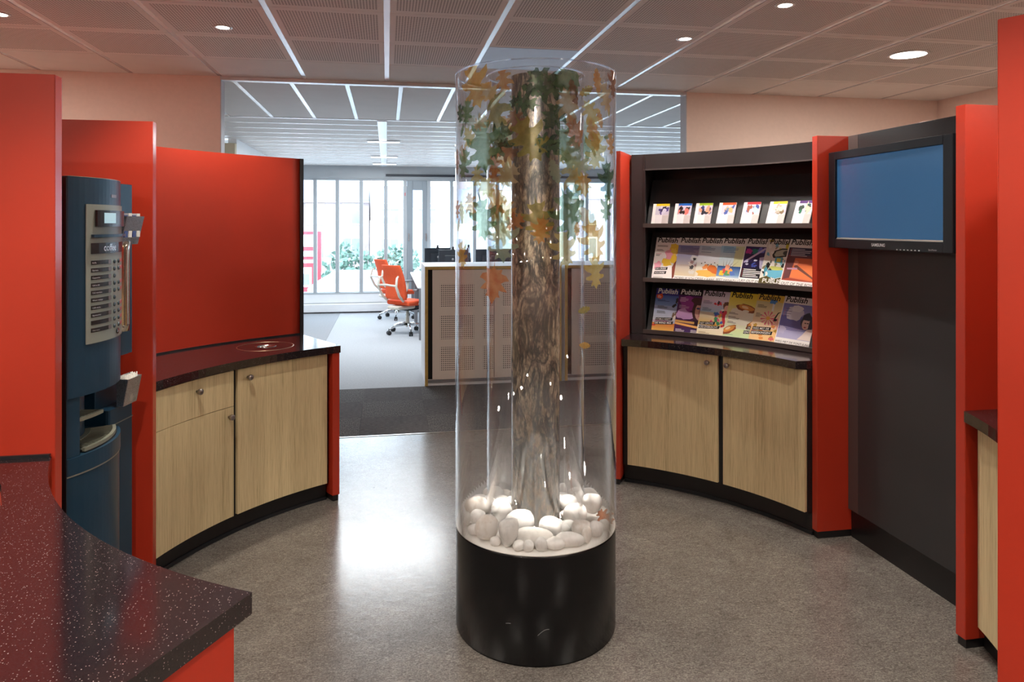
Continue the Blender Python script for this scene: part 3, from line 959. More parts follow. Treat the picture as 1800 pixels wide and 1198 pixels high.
def cov1(a):
    a.rect(0, 0, 1, 1, W); 
    for i, (x, y, r) in enumerate(((.62, .74, .16), (.5, .58, .17), (.66, .48, .14), (.15, .33, .12), (.42, .40, .14))):
        a.ell(x, y, r, r * .8, C3(240, 205, 70) if i % 2 == 0 else C3(238, 170, 190), wob=.3, seed=i)
    a.ell(.6, .68, .1, .07, C3(250, 225, 90), wob=.3, seed=9)
    a.poly([(.80, .86), (.90, .86), (.88, .66), (.80, .62)], C3(120, 62, 48))
    a.ell(.84, .66, .10, .07, C3(70, 30, 28), wob=.2, seed=3); a.ell(.86, .59, .07, .09, C3(168, 98, 80))
    a.poly([(.80, .55), (.95, .55), (.90, .42), (.72, .30), (.70, .08), (.64, .02), (.60, .30), (.66, .40)], C3(130, 66, 52))
    a.poly([(.78, .40), (.95, .38), (.86, .20), (.93, .06), (.80, .10)], C3(150, 84, 66))
    a.lines(.06, .80, 2, .34, K, seed=2); a.lines(.06, .70, 2, .28, K, seed=3); a.lines(.05, .60, 1, .28, C3(200, 30, 90)); a.lines(.05, .575, 2, .2, K, seed=4)
    banner(a, 'DE CRISIS', .10, .225); banner(a, 'VOORBIJ!', .08, .13)
    a.lines(.05, .04, 2, .5, C3(120, 120, 125)); title(a)
def cov2(a):
    a.rect(0, 0, 1, 1, W); a.rect(0, .10, 1, .82, C3(216, 200, 170), C3(120, 124, 172))
    a.rect(0, .36, 1, .6, C3(190, 186, 190), C3(150, 154, 190))
    a.ell(.62, .50, .16, .10, C3(200, 204, 206), wob=.35, seed=4); a.ell(.56, .50, .05, .035, K, wob=.4, seed=1)
    for i in range(9):
        rnd = random.Random(i); a.ell(.40 + .45 * rnd.random(), .16 + .28 * rnd.random(), .06 + .03 * rnd.random(), .045, [C3(70, 66, 70), C3(210, 205, 200), C3(150, 120, 120)][i % 3], wob=.4, seed=i)
    a.ell(.93, .68, .07, .09, C3(56, 54, 74), wob=.2); a.lines(.08, .78, 5, .62, C3(60, 66, 120), .03)
    a.text('MOBIELSE SCHOK', .02, .025, .019, K, .15); title(a)
def cov3(a):
    a.rect(0, 0, 1, 1, W); a.rect(0, .10, 1, .82, C3(226, 212, 190), C3(176, 202, 222)); a.rect(0, .42, 1, .62, C3(212, 210, 214), C3(196, 206, 218))
    a.ell(.40, .18, .40, .08, C3(226, 180, 90), wob=.2, seed=1)
    a.ell(.55, .27, .22, .085, C3(206, 110, 50), -14, wob=.2, seed=2); a.ell(.28, .33, .10, .05, C3(220, 140, 80), 20, wob=.3, seed=3)
    a.poly([(.70, .24), (.95, .22), (.95, .50), (.86, .56), (.72, .44)], C3(22, 22, 26)); a.ell(.84, .60, .12, .07, C3(26, 24, 24), wob=.2, seed=2)
    a.poly([(.86, .50), (.90, .50), (.89, .34), (.86, .32)], W)
    for i in range(6): a.ell(.15 + .1 * i, .40 + .03 * math.sin(i * 2), .02, .012, K, wob=.3, seed=i)
    a.lines(.08, .78, 3, .45, C3(60, 80, 130), .03); a.lines(.08, .66, 1, .5, C3(90, 110, 140)); a.text('CRISIS = KANS', .02, .025, .019, K, .15); title(a)
def cov4(a):
    a.rect(0, 0, 1, 1, W); a.rect(0, .10, 1, .82, C3(236, 230, 216), C3(150, 196, 222)); a.rect(.45, .36, 1, .82, C3(214, 216, 170), C3(208, 218, 180))
    a.rect(0, .12, 1, .36, C3(126, 160, 200), C3(36, 76, 140)); a.rect(.3, .10, 1, .16, C3(200, 214, 226), C3(120, 160, 200))
    for i, c in enumerate((C3(226, 190, 60), C3(210, 80, 70), C3(90, 150, 100), C3(232, 160, 70), C3(90, 120, 190))):
        a.ell(.16 + .08 * i, .20 + .05 * (i % 2), .08, .06, c, wob=.35, seed=i)
    for i in range(5): a.poly([(.18 + .05 * i, .32), (.20 + .05 * i, .32), (.14 + .12 * i, .56 - .03 * abs(i - 2))], C3(110, 110, 90))
    a.ell(.30, .33, .07, .07, C3(236, 160, 130), wob=.2)
    for i in range(6): a.poly([(.80, .62), (.84, .60), (.80 + .19 * math.cos(i * .42), .66 + .18 * math.sin(i * .42 + .4))], C3(214, 96, 80))
    a.poly([(.81, .62), (.84, .62), (.76, .40)], C3(200, 110, 90))
    a.lines(.08, .79, 5, .5, C3(60, 110, 170), .03); a.text('BEET HANAZU IN', .02, .025, .019, K, .15); title(a)
def cov5(a):
    a.rect(0, 0, 1, 1, W); a.rect(.03, .12, 1, .82, C3(36, 30, 66), C3(54, 38, 92))
    for i, c in enumerate((C3(190, 60, 150), C3(50, 130, 120), C3(110, 110, 200), C3(40, 44, 120), C3(220, 120, 190))):
        rnd = random.Random(i + 3); a.ell(.15 + .18 * i, .70 + .06 * rnd.random(), .10, .06, c, wob=.4, seed=i)
    a.poly([(.05, .48), (.60, .80), (.70, .80), (.06, .44)], C3(190, 176, 214)); a.poly([(.50, .58), (.96, .66), (.96, .34), (.56, .34)], C3(176, 172, 204))
    for i in range(12):
        rnd = random.Random(i + 40); a.ell(.12 + .6 * rnd.random(), .34 + .2 * rnd.random(), .05, .02, [C3(206, 206, 232), C3(70, 90, 180), C3(30, 30, 60)][i % 3], 30 * rnd.random(), wob=.3, seed=i)
    a.poly([(.78, .34), (.84, .34), (.82, .18), (.76, .18)], C3(130, 100, 200))
    a.rect(.03, .13, .80, .33, C3(24, 20, 30))
    a.lines(.10, .30, 5, .60, W, .038, .016); 
    for i in range(5): a.ell(.07, .308 - .038 * i, .012, .008, C3(220, 60, 60))
    a.text('LAY-OUT EN', .02, .03, .022, K, .15); title(a)
def cov6(a):
    a.rect(0, 0, 1, 1, C3(224, 222, 216)); rnd = random.Random(11)
    pal = [C3(120, 184, 206), C3(38, 40, 38), C3(210, 204, 70), C3(236, 236, 232), C3(96, 96, 92), C3(70, 150, 176), C3(150, 146, 110)]
    for i in range(60):
        a.ell(.06 + .88 * rnd.random(), .16 + .70 * rnd.random(), .03 + .05 * rnd.random(), .02 + .035 * rnd.random(), pal[i % 7], 180 * rnd.random(), wob=.35, seed=i)
    a.ell(.5, .70, .28, .10, C3(50, 54, 52), 10, wob=.2); a.ell(.5, .70, .22, .07, C3(176, 178, 160), 10, wob=.2); a.ell(.62, .70, .09, .05, C3(70, 74, 70))
    a.ell(.70, .80, .07, .045, C3(226, 214, 60)); a.rect(.34, .48, .56, .60, C3(90, 170, 196)); a.rect(.39, .50, .51, .58, C3(222, 216, 80))
    a.ell(.45, .26, .28, .10, C3(104, 178, 206), wob=.25, seed=3); a.ell(.45, .36, .2, .05, C3(200, 206, 110), wob=.3, seed=4)
    a.poly([(0, 0), (1, 0), (1, .14), (.9, .20), (.8, .13), (.6, .17), (.4, .12), (.2, .19), (0, .12)], C3(84, 78, 40))
    a.text('PUBLISH', .10, .045, .036, W, 0, .02, 1.05); a.ell(.12, .95, .07, .03, C3(200, 176, 70)); title(a, K, .885, .07)
def cov7(a):
    a.rect(0, 0, 1, 1, W); a.rect(.03, .12, 1, .82, C3(170, 74, 56), C3(70, 58, 76)); a.rect(.03, .66, 1, .82, C3(60, 56, 80), C3(44, 46, 74))
    a.poly([(.06, .14), (.24, .18), (.26, .60), (.05, .66)], C3(104, 62, 66)); a.poly([(.24, .18), (1, .13), (1, .60), (.28, .60)], C3(214, 116, 78)); a.poly([(.26, .20), (1, .16), (1, .46), (.27, .44)], C3(226, 124, 74))
    a.poly([(.28, .42), (.36, .46), (.95, .20), (.99, .14), (.86, .20)], C3(112, 70, 62)); a.poly([(.10, .38), (.40, .40), (.42, .36), (.12, .35)], C3(190, 150, 180))
    a.ell(.34, .50, .06, .05, C3(226, 150, 120), wob=.3)
    for i in range(5): a.ell(.09, .785 - .034 * i, .012, .008, C3(220, 70, 60))
    a.lines(.12, .78, 5, .62, C3(206, 200, 210), .034, .013); a.text('OUT OF THE BOX', .03, .03, .023, K, .15); title(a)
def cov8(a):
    a.rect(0, 0, 1, 1, C3(200, 208, 222), C3(50, 60, 150)); a.rect(0, .60, 1, .84, C3(120, 154, 206), C3(60, 92, 172)); a.rect(0, .84, 1, 1, C3(56, 52, 140), C3(46, 40, 120)); a.rect(0, .25, 1, .60, C3(206, 212, 226), C3(150, 174, 214))
    rnd = random.Random(5)
    for i in range(14): a.ell(.62 + .34 * rnd.random(), .30 + .46 * rnd.random(), .05 + .04 * rnd.random(), .04, [C3(40, 34, 34), C3(120, 98, 80), C3(230, 226, 220)][i % 3], 90 * rnd.random(), wob=.3, seed=i)
    a.rect(0, 0, 1, .20, C3(226, 178, 90), C3(186, 104, 52)); a.lines(.08, .72, 2, .4, C3(30, 40, 90)); a.lines(.10, .58, 3, .34, K); a.lines(.10, .46, 3, .30, K, seed=5)
    a.text('Publish', .04, .885, .0475, W, .16, .022, .98)
    a.poly([(.02, .84), (.20, .88), (.24, .80), (.18, .74), (.04, .77)], C3(216, 84, 40)); a.lines(.07, .82, 3, .12, W, .022)
    banner(a, 'HTML5 HEEFT', .10, .255); a.rect(.02, .235, .6, .242, C3(220, 40, 110)); banner(a, 'DE WIND MEE', .08, .165, .0165)
    a.rect(0, .12, .10, .15, C3(190, 30, 50))
def cov9(a):
    a.rect(0, 0, 1, 1, C3(62, 24, 66), C3(96, 36, 104)); a.rect(0, .86, 1, 1, C3(24, 20, 30)); a.ell(.35, .66, .3, .2, C3(140, 50, 140), wob=.25, seed=1); a.ell(.25, .42, .26, .12, C3(190, 150, 200), wob=.3, seed=2)
    a.ell(.72, .56, .24, .26, C3(70, 36, 40), wob=.1); a.ell(.74, .52, .17, .21, C3(196, 150, 140)); a.ell(.80, .50, .11, .19, C3(150, 92, 92)); a.ell(.66, .58, .055, .022, C3(50, 60, 110)); a.ell(.84, .58, .055, .022, C3(50, 60, 110)); a.ell(.75, .40, .06, .016, C3(176, 70, 80)); a.ell(.70, .74, .26, .10, C3(76, 40, 44), wob=.2, seed=4)
    a.poly([(.50, .06), (1, .06), (1, .34), (.74, .30), (.56, .32)], C3(48, 26, 44)); a.lines(.06, .80, 4, .28, C3(220, 200, 220), .028); a.lines(.06, .62, 3, .34, C3(214, 180, 214), .028)
    a.poly([(0, .24), (.60, .22), (.60, .27), (0, .29)], C3(226, 176, 100)); a.poly([(0, .19), (.80, .12), (.80, .17), (0, .235)], C3(226, 166, 96)); a.rect(.02, .02, .9, .11, C3(60, 34, 90))
    a.lines(.05, .075, 3, .3, W, .022); a.lines(.52, .075, 3, .28, W, .022); a.text('Publish', .04, .885, .0475, W, .16, .022, .98)
def cov10(a):
    a.rect(0, 0, 1, 1, C3(232, 222, 190), C3(206, 196, 216)); a.rect(0, .22, 1, .55, C3(226, 190, 96), C3(196, 196, 190)); a.rect(0, .52, .8, .80, C3(160, 196, 220), C3(214, 192, 214)); rnd = random.Random(8)
    pal = [C3(210, 50, 60), C3(36, 36, 44), C3(66, 110, 190), C3(230, 160, 60), C3(60, 140, 100), C3(236, 226, 220), C3(214, 80, 130)]
    for i in range(34): a.ell(.40 + .56 * rnd.random(), .22 + .52 * rnd.random(), .03 + .06 * rnd.random(), .02 + .035 * rnd.random(), pal[i % 7], 180 * rnd.random(), wob=.35, seed=i)
    a.ell(.80, .70, .12, .08, C3(110, 70, 60), wob=.25); a.ell(.80, .62, .08, .08, C3(226, 180, 160)); a.ell(.82, .42, .12, .17, C3(208, 60, 76), 20, wob=.15); a.ell(.86, .36, .05, .15, W, 20); a.ell(.90, .28, .06, .12, C3(70, 150, 190), 10)
    a.lines(.06, .76, 3, .3, C3(40, 60, 100), .026); a.lines(.06, .60, 3, .3, C3(40, 60, 100), .026); banner(a, 'HET GROTE', .06, .235); a.rect(.0, .20, .7, .207, C3(40, 130, 210)); banner(a, 'CSS-OVERZICHT', .06, .15); a.lines(.06, .06, 2, .36, C3(150, 130, 100)); title(a)
def cov11(a):
    a.rect(0, 0, 1, 1, C3(198, 220, 176), C3(232, 208, 60)); a.rect(0, .20, 1, .70, C3(222, 228, 204), C3(216, 208, 130)); a.ell(.45, .48, .4, .2, C3(222, 220, 204), wob=.15)
    for cx, cy, rx, ro_ in ((.56, .66, .30, -8), (.88, .36, .26, 28), (.16, .17, .22, 20)):
        a.ell(cx, cy, rx, .085, C3(140, 76, 40), ro_, wob=.12, seed=int(cx * 10)); a.ell(cx, cy + .02, rx * .8, .055, C3(206, 140, 66), ro_, wob=.1); a.ell(cx - .04, cy + .025, rx * .35, .03, C3(228, 196, 150), ro_)
    a.ell(.56, .60, .10, .03, C3(222, 220, 204)); a.lines(.07, .54, 2, .3, K, .024); a.lines(.07, .45, 3, .36, K, .024); a.lines(.07, .34, 2, .28, K, .024)
    banner(a, 'DURF', .70, .235, .0165); banner(a, 'ONTW', .62, .135, .0165); a.lines(.06, .06, 1, .4, C3(90, 150, 120)); title(a)
def cov12(a):
    a.rect(0, 0, 1, 1, C3(240, 200, 150), C3(226, 196, 80)); a.rect(0, .28, 1, .85, C3(232, 206, 176), C3(206, 198, 150)); rnd = random.Random(3)
    for i in range(12): a.poly([(.44, .50), (.44 + .22 * math.cos(i * .55 - .07), .50 + .15 * math.sin(i * .55 - .07)), (.44 + .22 * math.cos(i * .55 + .16), .50 + .15 * math.sin(i * .55 + .16))], C3(226, 134, 150) if i % 2 else C3(206, 90, 110))
    a.ell(.44, .50, .06, .04, C3(222, 170, 80)); 
    for i in range(8): a.poly([(.74, .40), (.74 + .18 * math.cos(i * .8), .40 + .12 * math.sin(i * .8)), (.74 + .18 * math.cos(i * .8 + .3), .40 + .12 * math.sin(i * .8 + .3))], C3(222, 120, 140))
    for i in range(14): a.ell(.1 + .85 * rnd.random(), .06 + .32 * rnd.random(), .06, .035, [C3(232, 150, 80), C3(240, 214, 190), C3(214, 110, 110), C3(190, 150, 60)][i % 4], wob=.3, seed=i)
    a.poly([(.62, .52), (.70, .64), (.80, .66), (.72, .62), (.66, .50)], K); a.ell(.66, .48, .05, .03, K, wob=.3); a.rect(.50, .66, .56, .88, C3(224, 226, 226)); a.ell(.5, .86, .1, .05, C3(80, 140, 210), wob=.4)
    a.lines(.06, .76, 3, .3, K, .024); a.lines(.06, .58, 4, .2, K, .024); banner(a, 'WEG MET DE', .06, .235, .0165); a.rect(0, .205, .6, .212, C3(220, 40, 110)); banner(a, 'BEPERKINGEN!', .04, .145, .0175); title(a)
def cov13(a):
    a.rect(0, 0, 1, 1, W); a.rect(.02, .13, 1, .85, C3(176, 174, 206), C3(120, 124, 186)); a.rect(.02, .30, 1, .60, C3(108, 106, 160), C3(100, 104, 172)); a.ell(.40, .66, .24, .15, C3(206, 208, 224), wob=.2); a.ell(.45, .76, .16, .07, C3(226, 228, 236), wob=.2)
    for i in range(8): a.poly([(.02, .16 + .03 * i), (.9, .14 + .025 * i), (.9, .147 + .025 * i), (.02, .17 + .03 * i)], C3(170, 166, 204))
    a.ell(.14, .30, .10, .08, C3(180, 176, 206), wob=.35); a.ell(.82, .52, .20, .16, C3(60, 66, 84), wob=.22, seed=2); a.ell(.78, .47, .11, .12, C3(222, 196, 186)); a.ell(.76, .485, .03, .01, K); a.ell(.83, .485, .03, .01, K); a.ell(.77, .40, .035, .014, C3(176, 70, 76)); a.ell(.92, .45, .06, .14, C3(56, 62, 80), wob=.2)
    a.poly([(.62, .14), (1, .14), (1, .38), (.84, .36), (.74, .24)], C3(226, 212, 206)); a.ell(.78, .60, .13, .06, C3(52, 56, 74), wob=.2)
    for i in range(4): a.ell(.09, .74 - .05 * i, .012, .008, C3(214, 80, 80)); 
    a.lines(.12, .735, 4, .2, C3(90, 90, 120), .05); a.text('WEG MET DE FONT-JUNGLE', .02, .035, .0175, K, .15); title(a)

def frame_on_slope(a, r, z, lean, turn=0):
    n = Vector((math.cos(R(a)), math.sin(R(a)), 0))
    right = Vector((n.y, -n.x, 0))
    up = n * math.sin(R(lean)) + Vector((0, 0, math.cos(R(lean))))
    nr = right.cross(up)
    m = Matrix((right, up, nr)).transposed().to_4x4()
    m = m @ Matrix.Rotation(R(turn), 4, 'Y')
    m.translation = Vector((*pol(r, a), z))
    return m
def sheet_thing(name, label, cat, group, w_, h_, th, mat4, draw, body_mat='paper_white'):
    o = MB().box(-w_ / 2, w_ / 2, 0, h_, -th, 0).build(name, body_mat)
    o.matrix_world = mat4
    tag(o, label, cat, group)
    a = Art(w_, h_)
    draw(a)
    a.build('cover_print', o)
    return o

def left_edge_to_center(a_left, r, w_):
    return a_left - math.degrees(w_ / 2 / r)
row2 = [53.5, 49.14, 45.14, 41.07, 36.71, 32.82, 28.85]
lab2 = ['magazine with a leaping dancer on yellow splashes, leftmost on the middle shelf', 'magazine with a grey flower figure on a lilac sky, middle shelf',
        'magazine with a black-suited man and orange animal, middle shelf', 'magazine with a beach, blue sea and red flower, middle shelf',
        'magazine with dark purple abstract cover and list lines, middle shelf', 'magazine with busy blue and yellow doodle cover, middle shelf',
        'magazine with an orange box on the cover, rightmost on the middle shelf']
for k, (a, lb, fn) in enumerate(zip(row2, lab2, (cov1, cov2, cov3, cov4, cov5, cov6, cov7))):
    sheet_thing('magazine', lb, 'magazine', 'magazines on the middle shelf', MW, MH, .003,
                frame_on_slope(left_edge_to_center(a, 1.9, MW), 1.8985, SH[1] + .002, 24, 4.0), fn)
row3 = [53.5, 49.14, 44.7, 39.65, 34.65, 29.81]
lab3 = ['magazine with blue cover and tower of figures, leftmost on the bottom shelf', 'magazine with a purple portrait of a face, bottom shelf',
        'magazine with a colourful collage of a woman, bottom shelf', 'magazine with potato chips on a yellow green cover, bottom shelf',
        'magazine with pink flowers on a peach cover, bottom shelf', 'magazine with a dark-haired woman on lilac, rightmost on the bottom shelf']
for k, (a, lb, fn) in enumerate(zip(row3, lab3, (cov8, cov9, cov10, cov11, cov12, cov13))):
    sheet_thing('magazine', lb, 'magazine', 'magazines on the bottom shelf', MW, MH, .003,
                frame_on_slope(left_edge_to_center(a, 1.9, MW), 1.8985, SH[2] + .002, 24, 4.0), fn)
row1 = [53.61, 49.36, 45.36, 40.96, 36.38, 31.53, 26.73]
heads = [('yellow', C3(226, 200, 40), 'leftmost on'), ('blue', C3(30, 100, 190), 'second from the left on'), ('lime green', C3(150, 186, 40), 'third from the left on'), ('orange', C3(226, 86, 44), 'in the middle of'),
         ('red', C3(204, 48, 60), 'third from the right on'), ('yellow', C3(214, 196, 40), 'second from the right on'), ('purple', C3(76, 30, 110), 'rightmost on')]
LW, LH = .108, .150
def leaflet_art(k, hc):
    def fn(a):
        rnd = random.Random(k + 20)
        a.rect(0, 0, 1, 1, C3(232, 228, 228)); a.rect(.20, .89, 1, 1, hc)
        a.rect(.18, .47, 1, .88, C3(196, 188, 206))
        pal = [[C3(76, 60, 130), C3(40, 34, 60), C3(206, 200, 220)], [C3(36, 18, 20), C3(40, 20, 20), C3(214, 120, 110)], [C3(50, 56, 110), C3(30, 30, 44), C3(216, 150, 120)],
               [C3(70, 90, 160), C3(110, 130, 160), C3(226, 170, 120)], [C3(60, 80, 150), C3(150, 80, 60), C3(170, 200, 220)], [C3(170, 160, 150), C3(120, 100, 70), C3(236, 206, 190)], [C3(30, 110, 80), C3(40, 60, 50), C3(226, 190, 170)]][k]
        for i in range(9): a.ell(.28 + .6 * rnd.random(), .54 + .26 * rnd.random(), .08 + .1 * rnd.random(), .05 + .06 * rnd.random(), pal[i % 3], 90 * rnd.random(), wob=.3, seed=i + k)
        a.ell(.72, .68, .12, .10, pal[2], wob=.1)
        a.rect(.20, 0, .62, .46, C3(220, 216, 220)); a.rect(.62, 0, 1, .46, C3(194, 186, 186)); a.lines(.66, .40, 8, .26, C3(176, 168, 168), .045)
    return fn
for k, (a, (cn, hc, pos)) in enumerate(zip(row1, heads)):
    sheet_thing('leaflet', f'small leaflet with a {cn} header, {pos} the top rack shelf', 'leaflet', 'leaflets on the top shelf', LW, LH, .006,
                frame_on_slope(left_edge_to_center(a, 1.9, LW), 1.898, SH[0] + .002, 24), leaflet_art(k, hc))

# ------------------------------------------------------------------ coffee machine
MCX, MCY, MR, MF = -1.378, 2.845, .385, -math.degrees(math.atan2(220, 1250))
MTOP = 1.765
def mp(r, a):      # point on the machine's curved front, a measured from its facing direction
    return (MCX + r * math.cos(R(a + MF)), MCY + r * math.sin(R(a + MF)))
def marc(r, a0, a1, n=20): return [mp(r, a0 + (a1 - a0) * i / n) for i in range(n + 1)]
fd = Vector((math.cos(R(MF)), math.sin(R(MF)))); ft = Vector((-fd.y, fd.x))
def ml(d, s):      # d forward from the centre, s to the far side
    p = Vector((MCX, MCY)) + fd * d + ft * s
    return (p.x, p.y)
A0, A1 = -25, 40
s0, s1 = MR * math.sin(R(A0)), MR * math.sin(R(A1))
d0 = MR * math.cos(R(A0))
mc = thing('coffee_machine', 'tall dark blue curved coffee vending machine between the left red panels', 'coffee machine', (MCX, MCY, 0))
def mprism(r, a0, a1, back, z0, z1, name, mat, parent, bevel=.002):
    pts = marc(r, a0, a1) + [ml(back, r * math.sin(R(a1))), ml(back, r * math.sin(R(a0)))]
    o = MB().prism(pts, z0, z1).build(name, mat, parent, bevel=bevel)
    return o
BK = -.12
mprism(MR - .004, A0, A1, BK, .0, .742, 'base_cabinet', 'machine_blue', mc)
mprism(MR, A0, A1, BK, .748, .806, 'tray_band', 'machine_blue', mc, .004)
mprism(MR - .001, A0, A1, BK, .7425, .7475, 'trim_line', 'machine_line', mc, 0)
mprism(MR - .12, A0, A1, BK, .807, 1.01, 'recess_body', 'machine_blue', mc)
MB().prism(marc(MR - .008, A0, -17, 6) + [ml(BK, (MR) * math.sin(R(-17))), ml(BK, s0)], .807, 1.008).build('column', 'machine_blue', mc, bevel=.002)
door = mprism(MR, A0, A1, BK, 1.010, MTOP, 'door', 'machine_blue', mc, .004)
MB().prism(marc(MR + .0005, A0 + .3, A1, 20) + list(reversed(marc(MR - .02, A0 + .3, A1, 20))), MTOP, MTOP + .002).build('top_trim', 'machine_line', mc)
# near flank darker cheek
MB().prism([ml(d0 - .002, s0 - .004), ml(BK, s0 - .004), ml(BK, s0), ml(d0 - .002, s0)], 0, MTOP - .005).build('side_cheek', 'machine_black', mc)
# front panel
fp = MB().prism(marc(MR + .004, -15, 33) + list(reversed(marc(MR + .0003, -15, 33))), 1.185, 1.672).build('front_panel', 'machine_panel', mc, bevel=.001)
def mpatch(a0, a1, z0, z1, name, mat, parent, r0=MR + .004, th=.003, n=8, bevel=0):
    return MB().prism(marc(r0 + th, a0, a1, n) + list(reversed(marc(r0, a0, a1, n))), z0, z1).build(name, mat, parent, bevel=bevel)
MB().prism(marc(MR + .013, -9.5, 26, 14) + list(reversed(marc(MR + .004, -9.5, 26, 14))), 1.594, 1.652).build('display_bezel', 'label_black', fp, bevel=.006)
mpatch(-4, 7, 1.606, 1.643, 'display', 'display_glow', fp, MR + .013, .001)
mpatch(-12, 30, 1.556, 1.566, 'ledge', 'machine_blue', fp, MR + .004, .014, bevel=.002)
mpatch(-12, 30, 1.498, 1.536, 'name_strip', 'label_black', fp, th=.002)
def mtext(s, a, z, size, mat, parent, r, name='lettering', sx=1.0, offset=0):
    vs, fs = text_mesh(s, size, 0, offset, 'LEFT')
    return MB().add([(*mp(r, a + math.degrees(x * sx / r)), z + y) for x, y in vs], fs).build(name, mat, parent)
mtext('coffee', -3, 1.507, .036, 'rail_white', fp, MR + .0065, offset=.01, sx=1.0)
drinks = ['Koffie', 'Espresso', 'Cappuccino', 'Café au lait', 'Café macchiato', 'Wiener melange', 'Caffè mocha', 'Espressochoc', '', 'Heet water']
for k, s in enumerate(drinks):
    z = 1.466 - .0263 * k
    lb = mpatch(-12, 4.5, z - .006, z + .0085, 'drink_label', 'label_black', fp, th=.0015)
    mpatch(1.5, 4.3, z - .0055, z + .008, 'label_light', 'label_glow', lb, MR + .0055, .0003, 3)
    if s: mtext(s, -11.3, z - .002, .0078, 'rail_white', lb, MR + .0059)
    for a in ((8.2,) if k in (2, 5) else (8.2, 14.5)):
        p = Vector((*mp(MR + .004, a), z)); d = Vector((math.cos(R(a + MF)), math.sin(R(a + MF)), 0))
        m = MB().lathe([(.0075, 0), (.0075, .003), (.005, .0045)], 14)
        m.xform(Matrix.Translation(p) @ d.to_track_quat('Z', 'Y').to_matrix().to_4x4())
        m.build('button', 'button_grey', fp)
    if k not in (2, 5): mpatch(18.5, 24, z - .004, z + .008, 'size_label', 'red_sticker', fp, th=.0012)
p = Vector((*mp(MR + .0045, 13), 1.206)); d = Vector((math.cos(R(13 + MF)), math.sin(R(13 + MF)), 0))
m = MB().lathe([(.001, 0), (.012, 0), (.012, .002), (.001, .002)], 24); m.v = [Vector((q.x * 1.3, q.y * .9, q.z)) for q in m.v]
m.xform(Matrix.Translation(p) @ Matrix((Vector((-d.y, d.x, 0)), Vector((0, 0, 1)), d)).transposed().to_4x4())
m.build('maker_badge', 'label_black', fp)
mtext('etna', 11.6, 1.202, .0095, 'rail_white', fp, MR + .0068)
mpatch(6, 13, 1.700, 1.711, 'brand_plate', 'label_glow', mc, MR, .001)
# cup shelf with slots and drip tray grille
def slot_shelf(z, a0, a1, r1, name, n, rim=.004):
    sh = MB().prism(marc(r1, a0, a1, 12) + list(reversed(marc(r1 - .012, a0, a1, 12))), z - .012, z).build(name, 'grille_metal', mc, bevel=.002)
    MB().prism(marc(MR - .10, a0, a1, 12) + list(reversed(marc(MR - .118, a0, a1, 12))), z - .012, z).build('rear_rim', 'grille_metal', sh)
    for i in range(n):
        a = a0 + (a1 - a0) * i / (n - 1)
        w_ = .30 if n > 12 else .42
        MB().prism(marc(r1 - .011, a - w_, a + w_, 1) + list(reversed(marc(MR - .11, a - w_, a + w_, 1))), z - .006, z - .001).build('slat', 'grille_metal', sh)
    return sh
slot_shelf(.930, -16, 4, MR - .02, 'cup_shelf', 9)
MB().prism(marc(MR - .012, -13, 38, 14) + list(reversed(marc(MR - .112, -13, 38, 14))), .8065, .8085).build('tray_well', 'machine_black', mc)
slot_shelf(.822, -13, 36, MR - .015, 'drip_grille', 17)
MB().tube([(*mp(MR - .1, -8), .98), (*mp(MR - .1, -8), .955)], .006).build('spout', 'machine_black', mc)
# cup module beside it, towards the back fin
mod = thing('cup_dispenser', 'dark blue cup dispenser module behind the coffee machine', 'dispenser', (-1.3, 3.17, 0))
def lp(X, Y):      # camera-aligned metres to the plan
    a = math.atan2(220, 1250); ca_, sa_ = math.cos(a), math.sin(a)
    return (X * ca_ + Y * sa_, -X * sa_ + Y * ca_)
def mbox(X0, X1, Y0, Y1, z0, z1, name, mat, parent, bevel=.003):
    return MB().prism([lp(X0, Y0), lp(X1, Y0), lp(X1, Y1), lp(X0, Y1)], z0, z1).build(name, mat, parent, bevel=bevel)
FX = -1.602
mbox(-1.95, FX, 2.817, 3.0, 1.065, 1.768, 'upper_body', 'machine_blue', mod)
mbox(-1.95, FX - .05, 2.817, 3.0, .86, 1.065, 'recess', 'machine_blue', mod)
mbox(-1.95, FX + .004, 2.817, 3.0, .80, .862, 'shelf_band', 'machine_blue', mod, .012)
mbox(-1.95, FX, 2.817, 3.0, .0, .795, 'lower_body', 'machine_blue', mod)
mbox(-1.95, FX + .002, 2.817, 3.0, .795, .80, 'trim_line', 'machine_line', mod, 0)
for k in range(1):
    c = lp(FX + .004, 2.885)
    MB().lathe([(.04, 1.17), (.042, 1.20), (.042, 1.50), (.045, 1.53), (.04, 1.535)], 24, c).build('cup_tube', 'cup_chrome', mod)
